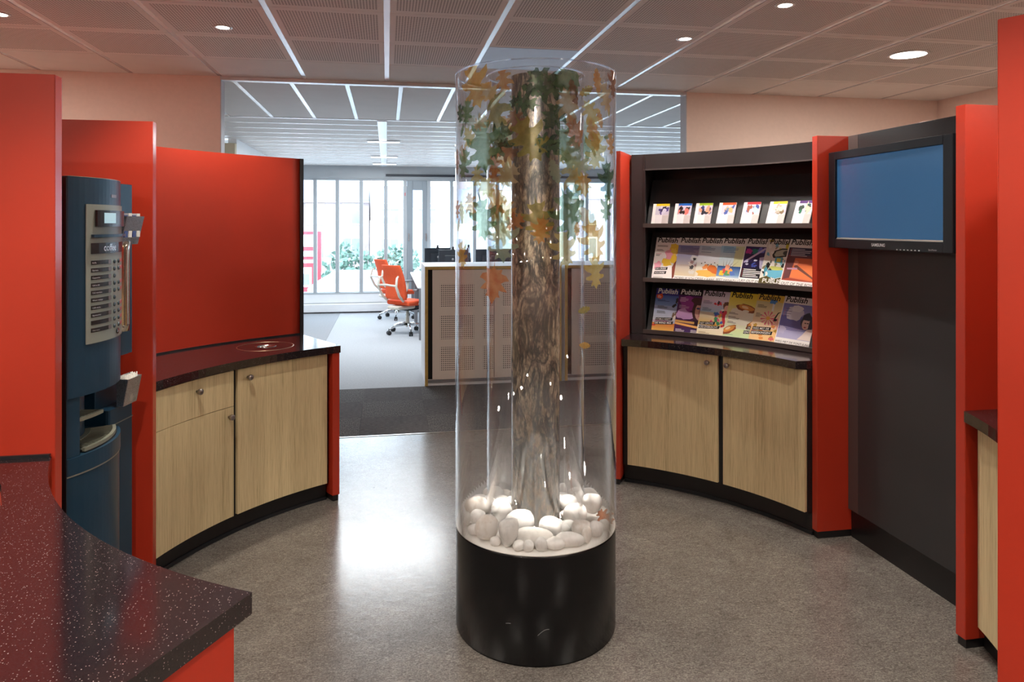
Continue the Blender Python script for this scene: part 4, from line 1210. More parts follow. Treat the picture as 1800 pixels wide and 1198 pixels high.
def pocket(name, label, X, Y, z, w_, d_, h_, mat, fill):
    """open-topped wire pocket hung on the module front: back plane at X, opening leans outwards"""
    t = thing(name, label, 'holder', (*lp(X, Y), z), group='wire pockets on the coffee module')
    th = .003
    q = [(X, Y - w_ / 2), (X, Y + w_ / 2)]
    def wall(pts, nm):
        MB().add([(*lp(*p[:2]), p[2]) for p in pts] + [(*lp(p[0] + .002, p[1] + .002), p[2]) for p in pts],
                 [(0, 1, 2, 3), (7, 6, 5, 4), (0, 4, 5, 1), (1, 5, 6, 2), (2, 6, 7, 3), (3, 7, 4, 0)]).build(nm, 'wire_mesh', t)
    b, T_ = z, z + h_
    wall([(X + d_ * .55, Y - w_ / 2, b), (X + d_ * .55, Y + w_ / 2, b), (X + d_, Y + w_ / 2, T_), (X + d_, Y - w_ / 2, T_)], 'front')
    wall([(X + .001, Y - w_ / 2, b), (X + .001, Y + w_ / 2, b), (X + .001, Y + w_ / 2, T_ + .01), (X + .001, Y - w_ / 2, T_ + .01)], 'back')
    for s in (-1, 1):
        wall([(X + .001, Y + s * w_ / 2, b), (X + d_ * .55, Y + s * w_ / 2, b), (X + d_, Y + s * w_ / 2, T_), (X + .001, Y + s * w_ / 2, T_)], 'side')
    wall([(X + .001, Y - w_ / 2, b), (X + d_ * .55, Y - w_ / 2, b), (X + d_ * .55, Y + w_ / 2, b), (X + .001, Y + w_ / 2, b)], 'bottom')
    rnd = random.Random(len(label))
    if fill == 'sticks':
        m = MB()
        for i in range(60):
            x = X + .008 + (d_ - .018) * rnd.random(); y = Y - w_ / 2 + .008 + (w_ - .016) * rnd.random()
            hh = h_ + .004 + .012 * rnd.random()
            a = lp(x * .8 + (X + .02) * .2, y); bb = lp(x, y)
            m.tube([(*a, z + .01), (*bb, z + hh)], .0022, 5)
        o = m.build('stirrers', 'white_plastic', t); o['kind'] = 'stuff'
    else:
        for i in range(4):
            y = Y - w_ / 2 + .018 + i * (w_ - .036) / 3
            c = [lp(X + .008, y - .012), lp(X + d_ * .8, y - .012), lp(X + d_ * .8, y + .012), lp(X + .008, y + .012)]
            MB().prism(c, z + .03, z + h_ + .004 + .008 * (i % 2)).build('packet', ['packet_blue', 'paper_white'][i % 2], t)
    return t
pocket('wire_pocket', 'upper wire pocket with blue and white packets beside the coffee machine', FX + .002, 2.905, 1.52, .13, .062, .115, 'wire_mesh', 'packets')
pocket('wire_pocket', 'lower wire pocket full of white stirrers beside the coffee machine', FX + .002, 2.925, .865, .10, .048, .11, 'wire_mesh', 'sticks')

# ------------------------------------------------------------------ display column with tree trunk
dc = thing('display_column', 'clear acrylic display column with autumn leaves and tree trunk on black base', 'display', (TX, TY, 0))
BZ = .405
MB().lathe([(.318, 0), (.318, .004), (.322, .008), (.3225, BZ - .012), (.3225, BZ - .004)], 96, (TX, TY)).build('base', 'base_black', dc)
MB().lathe([(.001, BZ - .004), (.3215, BZ - .004), (.3215, BZ), (.001, BZ)], 96, (TX, TY)).build('floor_disc', 'disc_white', dc)
for a0_, a1_, z_, dz in ((238.5, 242, .150, .003), (259.5, 267, .118, .022)):
    n_ = 6
    lo_ = [(a0_ + (a1_ - a0_) * i / n_, z_ + dz * math.sin(i / n_ * 1.8)) for i in range(n_ + 1)]
    vs = [(*pol(.3232, a, (TX, TY)), z + e) for e in (-.0012, .0012) for a, z in lo_]
    MB().add(vs, [(i, i + 1, n_ + 2 + i, n_ + 1 + i) for i in range(n_)]).build('scuff_mark', 'grey_metal', dc)
TOP = 2.20
def acrylic(r, th, z0, z1, name):
    t = MB().lathe([(r, z0), (r, z1), (r - th, z1), (r - th, z0)], 128, (TX, TY), close=True).build(name, 'acrylic', dc)
    MB().lathe([(r + .0006, z1), (r + .0006, z1 + .003), (r - th - .0006, z1 + .003), (r - th - .0006, z1)], 128, (TX, TY), close=True).build('rim', 'acrylic_rim', t)
    return t
outer = acrylic(.325, .007, BZ - .002, TOP, 'outer_tube')
middle = acrylic(.198, .005, BZ + .002, TOP, 'middle_tube')
MB().lathe([(.0985, BZ + .001), (.0985, TOP), (.094, TOP), (.094, BZ + .001)], 96, (TX, TY), close=True).build('trunk', 'printed_bark', dc)

HALF = {'oak': [(0, -.66), (.014, -.5), (.03, -.43), (.12, -.40), (.24, -.45), (.23, -.34), (.17, -.27), (.13, -.20), (.22, -.16), (.36, -.20), (.46, -.24), (.43, -.10), (.33, -.01), (.22, .03), (.16, .08),
                (.24, .13), (.38, .14), (.40, .22), (.28, .26), (.17, .26), (.14, .30), (.20, .37), (.22, .46), (.12, .42), (.07, .44), (0, .56)],
        'lobed': [(0, -.62), (.012, -.5), (.03, -.46), (.10, -.42), (.17, -.33), (.12, -.26), (.20, -.21), (.25, -.11), (.16, -.05), (.24, .02), (.26, .12), (.16, .17), (.21, .24), (.20, .32), (.12, .34), (.13, .42), (.07, .50), (0, .54)],
        'maple': [(0, -.66), (.014, -.46), (.10, -.40), (.27, -.43), (.24, -.30), (.40, -.26), (.50, -.12), (.36, -.09), (.25, -.02), (.36, .08), (.46, .20), (.32, .20), (.20, .18), (.20, .28), (.25, .38), (.13, .38), (.08, .46), (0, .60)]}
_leaf_cache = {}
def leaf_points(kind, h):
    half = HALF[kind]
    out = [(x * h, y * h) for x, y in half] + [(-x * h, y * h) for x, y in reversed(half[1:-1])]
    def inside(p):
        c = False; n = len(out)
        for i in range(n):
            a, b = out[i], out[(i + 1) % n]
            if (a[1] > p[1]) != (b[1] > p[1]) and p[0] < (b[0] - a[0]) * (p[1] - a[1]) / (b[1] - a[1]) + a[0]: c = not c
        return c
    g = max(.012, h / 9)
    ins = []
    k = int(h * .62 / g) + 1
    for i in range(-k, k + 1):
        for j in range(-k, k + 1):
            p = (i * g + (g / 2 if j % 2 else 0), j * g * .87)
            if inside(p) and min((p[0] - q[0]) ** 2 + (p[1] - q[1]) ** 2 for q in out) > (g * .35) ** 2: ins.append(p)
    n = len(out)
    r = delaunay_2d_cdt([Vector(p) for p in out + ins], [(i, (i + 1) % n) for i in range(n)], [], 0, 1e-7)
    fs = [tuple(f) for f in r[2] if inside((sum(r[0][i].x for i in f) / len(f), sum(r[0][i].y for i in f) / len(f)))]
    return [(p.x, p.y) for p in r[0]], fs
LEAVES = [(213.4, 2.127, 0.141, 200, 'ochre', 'o'), (219.6, 2.154, 0.079, 10, 'orange', 'm'), (205.0, 2.031, 0.074, 170, 'green', 'o'), (194.4, 2.032, 0.062, 190, 'dgreen', 'o'), (205.1, 2.049, 0.147, 20, 'olive', 'm'), (198.4, 1.961, 0.044, 150, 'green', 'o'), (207.1, 1.932, 0.065, 30, 'yellow', 'o'), (220.9, 1.898, 0.152, 190, 'green', 'o'), (213.4, 1.926, 0.119, 140, 'dgreen', 'm'), (224.5, 1.888, 0.083, 60, 'brown', 'm'), (201.4, 1.852, 0.103, 200, 'rust', 'm'), (201.1, 1.837, 0.091, 160, 'green', 'o'), (187.5, 1.85, 0.08, 180, 'brown', 'o'), (216.2, 1.781, 0.064, 0, 'yellow', 'o'), (201.4, 1.774, 0.08, 170, 'orange', 'm'), (226.0, 1.792, 0.083, 120, 'tan', 'm'), (209.8, 1.675, 0.073, 20, 'orange', 'o'), (220.9, 1.625, 0.122, 190, 'green', 'o'), (205.1, 1.682, 0.111, 170, 'orange', 'm'), (224.5, 1.657, 0.07, 70, 'orange', 'm'), (213.4, 1.62, 0.101, 100, 'olive', 'm'), (235.9, 1.548, 0.124, 185, 'pgreen', 'o'), (197.5, 1.65, 0.07, 190, 'yellow', 'o'), (188.4, 1.662, 0.062, 180, 'rust', 'o'), (197.5, 1.488, 0.083, 200, 'ochre', 'o'), (191.9, 1.602, 0.049, 160, 'tan', 'o'), (250.5, 1.926, 0.138, 210, 'olive', 'm'), (244.7, 2.062, 0.086, 80, 'dgreen', 'm'), (271.2, 2.137, 0.125, 60, 'dgreen', 'm'), (298.6, 2.158, 0.114, 110, 'green', 'm'), (306.0, 2.113, 0.084, 200, 'brown', 'm'), (303.4, 2.135, 0.072, 10, 'orange', 'o'), (324.9, 2.15, 0.092, 180, 'brown', 'o'), (312.5, 2.087, 0.09, 200, 'tan', 'o'), (297.7, 2.057, 0.105, 20, 'tan', 'm'), (297.4, 2.013, 0.08, 40, 'yellow', 'o'), (305.8, 1.998, 0.055, 200, 'orange', 'o'), (317.4, 2.03, 0.035, 0, 'yellow', 'o'), (309.1, 1.958, 0.106, 30, 'rust', 'm'), (299.5, 1.94, 0.101, 200, 'orange', 'o'), (302.2, 1.88, 0.11, 170, 'yellow', 'o'), (292.0, 1.907, 0.109, 190, 'green', 'm'), (305.0, 1.871, 0.097, 150, 'pgreen', 'm'), (271.8, 1.906, 0.082, 70, 'dgreen', 'm'), (320.3, 1.912, 0.07, 190, 'orange', 'o'), (314.1, 1.933, 0.035, 100, 'green', 'o'), (308.1, 1.792, 0.128, 20, 'yellow', 'm'), (291.1, 1.746, 0.063, 190, 'ochre', 'o'), (315.7, 1.771, 0.117, 190, 'dgreen', 'o'), (314.1, 1.667, 0.082, 170, 'green', 'o'), (311.4, 1.686, 0.128, 160, 'green', 'm'), (298.6, 1.639, 0.149, 200, 'green', 'm'), (296.4, 1.608, 0.105, 40, 'tan', 'o'), (299.5, 1.543, 0.122, 200, 'ochre', 'o'), (261.7, 1.622, 0.112, 190, 'olive', 'm'), (264.2, 1.581, 0.078, 170, 'orange', 'm'), (292.0, 1.511, 0.113, 190, 'yellow', 'm'), (285.8, 1.583, 0.046, 0, 'orange', 'o'), (301.1, 1.429, 0.097, 185, 'yellow', 'o'), (291.6, 1.288, 0.05, 100, 'olive', 'o'), (292.1, 1.157, 0.046, 80, 'ochre', 'o'), (229.7, 1.385, 0.1, 175, 'rust', 'o'), (225.7, 2.093, 0.063, 45, 'tan', 'o'), (254.9, 2.111, 0.073, 250, 'dgreen', 'm'), (236.8, 1.99, 0.078, 30, 'brown', 'm'), (279.7, 2.011, 0.087, 140, 'dgreen', 'm'), (293.0, 2.092, 0.054, 300, 'olive', 'o'), (224.3, 1.737, 0.063, 220, 'yellow', 'o'), (234.7, 1.611, 0.065, 120, 'rust', 'm'), (288.4, 1.819, 0.063, 60, 'pgreen', 'o'), (279.7, 1.805, 0.074, 200, 'pgreen', 'm'), (219.4, 1.981, 0.059, 120, 'tan', 'o')]
# leaves on the far half of the tubes too
rl = random.Random(7)
for i in range(22):
    LEAVES.append((20 + 140 * rl.random(), 1.35 + .78 * math.sqrt(rl.random()), .06 + .06 * rl.random(), 360 * rl.random(),
                   rl.choice(['green', 'yellow', 'orange', 'pgreen', 'tan', 'olive', 'ochre']), 'o' if i % 3 else 'm'))
for k, (phi, z, h, rot, c, tb) in enumerate(LEAVES):
    kind = ['oak', 'oak', 'maple', 'oak', 'lobed'][(k * 7 + int(h * 1000)) % 5] if h > .055 else 'lobed'
    pts, fs = leaf_points(kind, h * (1.28 if h > .05 else 1.1))
    r = (.325 if tb == 'o' else .198) + .0009 + .00012 * (k % 9)
    a = R(rot)
    vs = []
    for x, y in pts:
        X, Y = x * math.cos(a) - y * math.sin(a), x * math.sin(a) + y * math.cos(a)
        t = R(phi) + X / r
        vs.append((TX + r * math.cos(t), TY + r * math.sin(t), min(z + Y, TOP - .004)))
    MB().add(vs, fs, True).build('leaf', 'leaf_' + c, outer if tb == 'o' else middle)

# white pebbles inside
PEB = [(-0.231, 0.076, 0.052, 0.038), (-0.142, 0.205, 0.046, 0.035), (-0.083, 0.239, 0.025, 0.018), (-0.284, -0.012, 0.021, 0.026), (-0.237, -0.016, 0.034, 0.03), (-0.262, -0.099, 0.025, 0.019), (-0.222, -0.152, 0.044, 0.045), (-0.151, -0.221, 0.045, 0.05), (-0.197, -0.204, 0.021, 0.016), (-0.143, 0.002, 0.046, 0.044), (-0.089, -0.128, 0.056, 0.047), (-0.043, -0.113, 0.02, 0.012), (-0.058, -0.232, 0.073, 0.036), (-0.117, -0.258, 0.022, 0.018), (-0.084, -0.272, 0.02, 0.02), (-0.036, -0.279, 0.024, 0.026), (0.017, -0.269, 0.035, 0.02), (0.024, -0.157, 0.044, 0.037), (0.125, -0.021, 0.026, 0.017), (0.102, -0.132, 0.033, 0.02), (0.077, -0.255, 0.056, 0.025), (0.145, -0.247, 0.019, 0.032), (0.147, -0.069, 0.047, 0.042), (0.144, -0.174, 0.037, 0.028), (0.196, -0.194, 0.029, 0.029), (0.224, -0.05, 0.04, 0.038), (0.246, -0.146, 0.019, 0.021), (0.249, 0.102, 0.045, 0.037), (0.208, 0.151, 0.037, 0.029), (0.165, 0.207, 0.02, 0.033), (-0.084, 0.109, 0.024, 0.027), (0.089, 0.141, 0.03, 0.022), (0.152, 0.064, 0.04, 0.03), (-0.113, 0.151, 0.033, 0.023), (0.11, 0.097, 0.026, 0.031), (-0.199, 0.181, 0.038, 0.022), (0.113, 0.201, 0.037, 0.03), (-0.129, 0.087, 0.034, 0.028), (-0.017, 0.167, 0.031, 0.021), (-0.236, 0.135, 0.033, 0.024), (-0.178, 0.123, 0.04, 0.03), (-0.031, 0.224, 0.034, 0.025), (0.146, 0.147, 0.038, 0.021), (0.194, 0.098, 0.028, 0.026), (0.029, 0.226, 0.042, 0.022), (0.04, 0.166, 0.035, 0.023), (0.081, 0.246, 0.028, 0.027)]
PLAB = ['large cream pebble at the upper left of the stone bed', 'rounded white pebble at the back left of the stone bed', 'small pebble just left of the trunk at the back',
        'upright small pebble against the left tube wall', 'medium grey pebble near the left tube wall', 'small wedge pebble at the lower left tube wall', 'large cream pebble left of the heart-shaped stone',
        'grey heart-shaped pebble at the front left', 'tiny pebble at the foot of the heart-shaped stone', 'large bright white pebble left of the trunk', 'largest bright white pebble in front of the trunk',
        'tiny pebble resting before the bright front stone', 'long grey pebble lying across the front centre', 'small round pebble right of the heart-shaped stone at the rim', 'small upright pebble at the front rim, second in the row of four',
        'squarish grey pebble at the front rim below the long stone', 'flat oval pebble at the front rim, right of the squarish one', 'bright white pebble at the right front of the trunk', 'small white pebble touching the trunk on the right',
        'small flat grey pebble right of the bright front stone', 'long flat cream pebble at the front right', 'narrow upright pebble at the right front rim', 'large bright white pebble right of the trunk', 'medium cream pebble at the right, behind the narrow one',
        'rounded white pebble near the right rim', 'big round pebble perched high on the right', 'small cube-like pebble at the right tube wall', 'tall white pebble at the back right', 'rounded pebble at the back right beside the trunk',
        'narrow pebble standing right of the trunk at the back', 'small bright pebble tucked left of the trunk']
gp = ['cream', 'white', 'cream', 'grey', 'grey', 'white', 'cream', 'grey', 'white', 'white', 'white', 'grey', 'grey', 'white', 'grey', 'grey', 'white', 'white', 'white', 'grey', 'white', 'cream', 'white', 'cream', 'white', 'white', 'white', 'white', 'white', 'white', 'white']
bm = bmesh.new(); bmesh.ops.create_icosphere(bm, subdivisions=3, radius=1)
SPH = ([tuple(v.co) for v in bm.verts], [tuple(v.index for v in f.verts) for f in bm.faces]); bm.free()
rp = random.Random(21)
for k, (x, y, rx, rz) in enumerate(PEB):
    ry = min(rx, .036) * (.85 + .2 * rp.random())
    sd = Vector((rp.random() * 9, rp.random() * 9, rp.random() * 9))
    rot = 0.17 if k < 31 else rp.random() * 3
    vs = []
    for q in SPH[0]:
        q = Vector(q)
        e = 1 + .16 * noise.noise(q * .9 + sd) + .05 * noise.noise(q * 2.2 + sd)
        p = Vector((math.copysign(abs(q.x) ** .9, q.x) * rx, math.copysign(abs(q.y) ** .9, q.y) * ry, math.copysign(abs(q.z) ** .92, q.z) * rz)) * e
        if k == 7:
            f = (p.z + rz) / (2 * rz); p.x *= .55 + .6 * f; p.z += .012 * (abs(p.x) / rx - .4) * f
        vs.append(Vector((p.x * math.cos(rot) + p.y * math.sin(rot), -p.x * math.sin(rot) + p.y * math.cos(rot), p.z)))
    zmin = min(v_.z for v_ in vs)
    o = MB().add(vs, SPH[1], True).build('pebble', 'pebble_' + (gp[k] if k < 31 else 'white'))
    lift = .030 if k == 25 else 0
    o.location = (TX + x, TY + y, BZ - zmin - .0005 + lift)
    if k < 31:
        lab = PLAB[k]
    else:
        side = 'left of' if x < -.10 else 'right of' if x > .10 else 'straight behind'
        lab = f"{'wide' if rx > .035 else 'small'} white pebble in the rear stone bed {side} the trunk, {'by the tube wall' if math.hypot(x, y) > .2 else 'close to the bark'}"
    tag(o, lab, 'pebble', 'white pebbles in the display column')
# fallen leaf at the right
pts, fs = leaf_points('oak', .075)
o = MB().add([(p[0], p[1], .012 * math.sin(p[0] * 40) + .010) for p in pts], fs, True).build('fallen_leaf', 'leaf_fallen')
o.location = (TX + .268, TY - .075, BZ + .012); o.rotation_euler = (R(35), R(-20), R(40))
o.modifiers.new('thick', 'SOLIDIFY').thickness = .0006
tag(o, 'brown fallen leaf lying on the pebbles at the right tube wall', 'leaf')

# ------------------------------------------------------------------ office furniture
def low_cabinet(label, u0, u1, v0, v1, h):
    t = thing('tambour_cabinet', label, 'cabinet', ((u0 + u1) / 2, v0, 0), group='low cabinets in the office')
    MB().box(u0, u0 + .03, v0, v1, 0, h - .03).box(u1 - .03, u1, v0, v1, 0, h - .03).box(u0 + .03, u1 - .03, v1 - .02, v1, 0, h - .03).box(u0 + .03, u1 - .03, v0 + .02, v1 - .02, 0, .06).build('carcass', 'office_white', t)
    MB().box(u0, u0 + .03, v0 - .004, v0, 0, h).box(u1 - .03, u1, v0 - .004, v0, 0, h).box(u0 + .03, u1 - .03, v0 - .004, v0, h - .03, h).build('front_edging', 'cabinet_oak_edge', t)
    MB().box(u0, u1, v0, v1, h - .03, h).build('top_board', 'office_white', t)
    MB().box(u0 + .03, u1 - .03, v0 + .03, v0 + .05, .06, h - .03).build('dark_interior', 'void_dark', t)
    MB().box(u0 + .03, u1 - .03, v0 + .004, v0 + .02, .03, .055).build('bottom_track', 'grey_metal', t)
    mid = (u0 + u1) / 2
    for a, b in ((u0 + .075, mid - .004), (mid + .004, u1 - .035)):
        m = MB().box(a, b, v0 + .008, v0 + .024, .060, h - .035)
        m.build('punched_shutter', 'punched_panel', t, origin=(a, v0 + .016, 0))
    return t
low_cabinet('white low cabinet with punched beige shutters, left one behind the display column', .372, 1.765, 7.10, 7.92, 1.185)
low_cabinet('white low cabinet with punched beige shutters, right one beside the rack', 1.80, 3.19, 7.10, 7.92, 1.185)

def desk(label, u0, u1, v0, v1):
    t = thing('desk', label, 'desk', ((u0 + u1) / 2, (v0 + v1) / 2, 0), group='office desks')
    MB().box(u0, u1, v0, v1, .715, .74).build('desktop', 'office_white', t, bevel=.003)
    for y in (v0, v1 - .03):
        MB().box(u0 + .02, u0 + .07, y, y + .03, 0, .715).build('leg', 'grey_metal', t)
        MB().box(u1 - .07, u1 - .02, y, y + .03, 0, .715).build('leg', 'grey_metal', t)
    MB().box(u0 + .07, u1 - .07, v0 + .005, v0 + .02, .35, .70).build('modesty_panel', 'grey_metal', t)
    return t
desk('white desk with grey legs in front of the nearer orange chair', .42, 1.25, 9.95, 11.6)
desk('white desk with grey legs by the window, in front of the farther chair', .42, 1.25, 11.7, 13.1)
desk('white desk behind the left low cabinet, without a chair', 1.30, 2.9, 9.95, 11.6)

def make_monitor():
    t = thing('monitor', '', 'monitor', (0, 0, 0), group='computer monitors on the office desks')
    MB().box(-.21, .21, -.012, .012, .17, .50).build('screen_case', 'monitor_black', t, bevel=.006, local=True)
    MB().box(-.12, .12, -.035, -.012, .24, .42).build('rear_hump', 'monitor_black', t, bevel=.01, local=True)
    MB().box(-.03, .03, -.045, -.03, .0, .33).build('stand', 'monitor_black', t, local=True)
    MB().box(-.11, .11, -.12, .09, 0, .015).build('foot', 'monitor_black', t, bevel=.005, local=True)
    MB().lathe([(.001, 0), (.018, 0), (.018, .003), (.001, .003)], 20).xform(Matrix.Translation((0, -.036, .36)) @ Matrix.Rotation(R(90), 4, 'X')).build('badge', 'grey_metal', t, local=True)
    MB().box(-.02, .02, -.02, .01, .50, .512).ball((0, -.004, .528), .018).build('webcam', 'rubber_black', t, local=True)
    return t
mon = make_monitor()
spots = [(.78, 11.15, 12, 'leftmost monitor back above the left low cabinet'), (.95, 10.35, -8, 'second monitor back from the left above the low cabinet'),
         (1.28, 11.3, 80, 'side-on monitor seen through the left tube edge'), (1.50, 10.45, 6, 'monitor back seen through the tube, left of the trunk'), (1.93, 10.6, -10, 'monitor back partly hidden by the trunk')]
for k, (x, y, a, lb) in enumerate(spots):
    o = mon if k == 0 else copy_tree(mon)
    o.location = (x, y, .74); o.rotation_euler = (0, 0, R(a)); o['label'] = lb

def make_chair():
    t = thing('office_chair', '', 'chair', (0, 0, 0), group='orange office chairs')
    # faces local +x
    m = MB().box(-.20, .27, -.24, .24, .43, .50)
    m.v = [Vector((p.x, p.y * (1 if p.x < 0 else .94), p.z - (.015 if p.x > .2 else 0))) for p in m.v]
    m.build('seat', 'chair_orange', t, bevel=.03, local=True, segs=3)
    m = MB(); n = 8; vs = []; fs = []
    for i in range(n + 1):
        f = i / n; z = .52 + .50 * f
        x = -.20 - .10 * f + .035 * math.sin(f * PI)
        hw = .205 - .03 * f
        for y in (-hw, -hw * .5, 0, hw * .5, hw):
            vs.append((x - .03 * (1 - (y / hw) ** 2), y, z))
        for y in (hw, hw * .5, 0, -hw * .5, -hw):
            vs.append((x - .055 - .03 * (1 - (y / hw) ** 2), y, z))
    for i in range(n):
        for q in range(10): fs.append((i * 10 + q, i * 10 + (q + 1) % 10, (i + 1) * 10 + (q + 1) % 10, (i + 1) * 10 + q))
    fs += [tuple(range(9, -1, -1)), tuple(n * 10 + q for q in range(10))]
    m.add(vs, fs, True).build('backrest', 'chair_orange', t, local=True, bevel=.008)
    for s in (-1, 1):
        MB().tube([(-.24, s * .17, .50), (-.33, s * .18, .58), (-.40, s * .19, .72), (-.375, s * .18, .84), (-.335, s * .16, .86)], [.02, .02, .018, .016, .014], 8).build('back_frame', 'chair_cream', t, local=True)
        ar = MB().tube([(-.02, s * .27, .44), (.03, s * .28, .52), (.05, s * .28, .64)], [.022, .022, .018], 8).build('arm_support', 'chair_cream', t, local=True)
        MB().box(-.13, .15, s * .28 - .04, s * .28 + .04, .642, .668).build('armrest', 'grey_metal', t, bevel=.012, local=True)
    MB().tube([(-.40, -.19, .73), (-.41, 0, .74), (-.40, .19, .73)], .016, 8).build('back_bar', 'chair_cream', t, local=True)
    MB().box(-.29, .05, -.13, .13, .37, .425).build('tilt_housing', 'chair_cream', t, bevel=.03, local=True)
    MB().box(-.08, .16, -.09, .09, .34, .43).build('mechanism', 'rubber_black', t, bevel=.01, local=True)
    MB().lathe([(.028, .10), (.03, .12), (.03, .24), (.022, .245), (.022, .36)], 16).build('column', 'chair_cream', t, local=True)
    for k in range(5):
        a = R(20 + 72 * k); d = Vector((math.cos(a), math.sin(a), 0))
        lg = MB().tube([d * .02 + Vector((0, 0, .14)), d * .16 + Vector((0, 0, .135)), d * .30 + Vector((0, 0, .085))], [.026, .022, .014], 8).build('leg', 'chrome', t, local=True)
        c = d * .30 + Vector((0, 0, .031)); tn = Vector((-d.y, d.x, 0))
        m = MB()
        for s in (-1, 1):
            w_ = MB().lathe([(.012, -.009), (.031, -.009), (.031, .009), (.012, .009)], 18)
            w_.xform(Matrix.Translation(c + tn * .016 * s) @ tn.to_track_quat('Z', 'X').to_matrix().to_4x4())
            m.add(w_.v, w_.f, True)
        m.tube([c + Vector((0, 0, .0)), c + Vector((0, 0, .06))], .007, 8)
        m.build('caster', 'rubber_black', lg, local=True)
    return t
ch = make_chair()
ch.location = (.30, 10.62, 0); ch.rotation_euler = (0, 0, R(42)); ch['label'] = 'nearer orange office chair with chrome base, left of the low cabinet'
c2 = copy_tree(ch); c2.location = (.17, 12.35, 0); c2.rotation_euler = (0, 0, R(30)); c2['label'] = 'farther orange office chair, half hidden behind the nearer one by the window'

# ------------------------------------------------------------------ outdoors
GZ = -1.6
struct(MB().box(-60, 60, 13.6, 130, GZ - .2, GZ).build('ground', 'outdoor_paving'))
def house(label, u0, u1, v, h, wall, roof_h, rows_, cols_, seed, bay=False):
    t = thing('house', label, 'house', ((u0 + u1) / 2, v, GZ), group='houses across the street')
    MB().box(u0, u1, v, v + 7, GZ, GZ + h).build('wall', wall, t)
    MB().add([(u0, v - .3, GZ + h), (u1, v - .3, GZ + h), (u1, v + 7, GZ + h), (u0, v + 7, GZ + h), (u0, v + 3.4, GZ + h + roof_h), (u1, v + 3.4, GZ + h + roof_h)],
             [(0, 1, 5, 4), (2, 3, 4, 5), (1, 2, 5), (3, 0, 4), (3, 2, 1, 0)]).build('roof', 'roof_tile', t)
    MB().box(u0, u1, v - .2, v, GZ + h - .18, GZ + h).build('gutter', 'house_pale', t)
    for j in range(rows_):
        for i in range(cols_):
            cx = u0 + (i + .5) * (u1 - u0) / cols_; z = GZ + .9 + j * 2.3
            w_ = MB().box(cx - .62, cx + .62, v - .06, v + .02, z, z + 1.45).build('window', 'kiosk_white', t)
            MB().box(cx - .54, cx - .03, v - .075, v - .055, z + .08, z + 1.37).build('pane', 'house_glass', w_)
            MB().box(cx + .03, cx + .54, v - .075, v - .055, z + .08, z + 1.37).build('pane', 'house_glass', w_)
    cx = u0 + (u1 - u0) * .25
    MB().box(u1 - 1.3, u1 - .6, v + 3, v + 3.7, GZ + h + roof_h - .8, GZ + h + roof_h + .7).build('chimney', 'house_brick', t)
    return t
house('brick house at the far left behind the red kiosk', -14, -6.2, 48, 4.5, 'house_brick', 2.2, 2, 3, 1)
house('brick house with tall gable left of the pale house', -6.0, -1.2, 50, 4.9, 'house_brick', 2.4, 2, 2, 2)
house('pale rendered house with dark roof edge in the middle of the street', -1.0, 6.2, 47, 4.4, 'house_pale', 1.5, 2, 3, 3)
house('pale house seen beside the narrow office door', 6.4, 12.5, 49, 5.6, 'house_pale', 2.2, 2, 3, 4)
house('pale house at the right, seen through the leafy tube', 12.7, 22, 48, 5.2, 'house_brick', 2.2, 2, 4, 5)
house('pale house at the far right of the street', 22.2, 32, 48, 5.2, 'house_pale', 2.2, 2, 4, 6)

t = thing('kiosk', 'red and white information pillar outside the left windows', 'kiosk', (-3.6, 34, GZ))
MB().box(-4.25, -3.0, 33.8, 34.2, GZ, GZ + 2.9).build('body', 'kiosk_red', t, bevel=.02)
MB().box(-4.0, -3.3, 33.77, 33.8, GZ + 2.2, GZ + 2.75).build('sign_plate', 'kiosk_white', t)
MB().box(-4.0, -3.15, 33.77, 33.8, GZ + 1.75, GZ + 2.0).build('sign_plate', 'kiosk_white', t)
MB().box(-4.0, -3.15, 33.77, 33.8, GZ + 1.45, GZ + 1.6).build('sign_plate', 'kiosk_white', t)
p = MB().box(-4.0, -3.4, 33.77, 33.8, GZ + .35, GZ + 1.25).build('poster', 'kiosk_white', t)
MB().box(-3.92, -3.5, 33.755, 33.77, GZ + .45, GZ + .95).build('poster_picture', 'house_glass', p)

def bush(label, x, y, r, h, seed):
    rnd = random.Random(seed)
    t = thing('bush', label, 'bush', (x, y, GZ), group='bushes outside')
    m = MB(); vs = []; fs = []
    for i in range(420):
        d = Vector((rnd.gauss(0, 1), rnd.gauss(0, 1), rnd.gauss(0, 1))).normalized() * (.45 + .55 * rnd.random())
        c = Vector((x + d.x * r, y + d.y * r, GZ + h * .55 + d.z * h * .5))
        a = Vector((rnd.gauss(0, 1), rnd.gauss(0, 1), rnd.gauss(0, 1))).normalized() * .16
        b = a.cross(Vector((rnd.gauss(0, 1), rnd.gauss(0, 1), rnd.gauss(0, 1)))).normalized() * .10
        k = len(vs); vs += [c - a, c + b, c + a, c - b]; fs.append((k, k + 1, k + 2, k + 3))
    o = m.add(vs, fs).build('foliage', 'bush_green', t); o['kind'] = 'stuff'
    MB().tube([(x, y, GZ), (x + .05, y, GZ + h * .5)], .06, 8).build('stem', 'bark_brown', t)
bush('green bush left of the street lamp outside', -1.7, 33, 1.2, 2.3, 3)
bush('green bush right of the street lamp outside', .5, 34, 1.3, 2.2, 4)
bush('low green bush at the far left window', -4.9, 31, .8, 2.0, 5)
t = thing('street_lamp', 'pale street lamp post in front of the bushes', 'street lamp', (-.75, 35, GZ))
MB().tube([(-.75, 35, GZ), (-.75, 35, GZ + 3.4)], .06, 10).build('post', 'pole_grey', t)
MB().tube([(-.75, 35, GZ + 3.35), (-.55, 35, GZ + 3.6), (-.2, 35, GZ + 3.6)], .04, 8).build('arm', 'pole_grey', t)
MB().box(-.3, .1, 34.9, 35.1, GZ + 3.55, GZ + 3.63).build('lamp_head', 'pole_grey', t, bevel=.02)
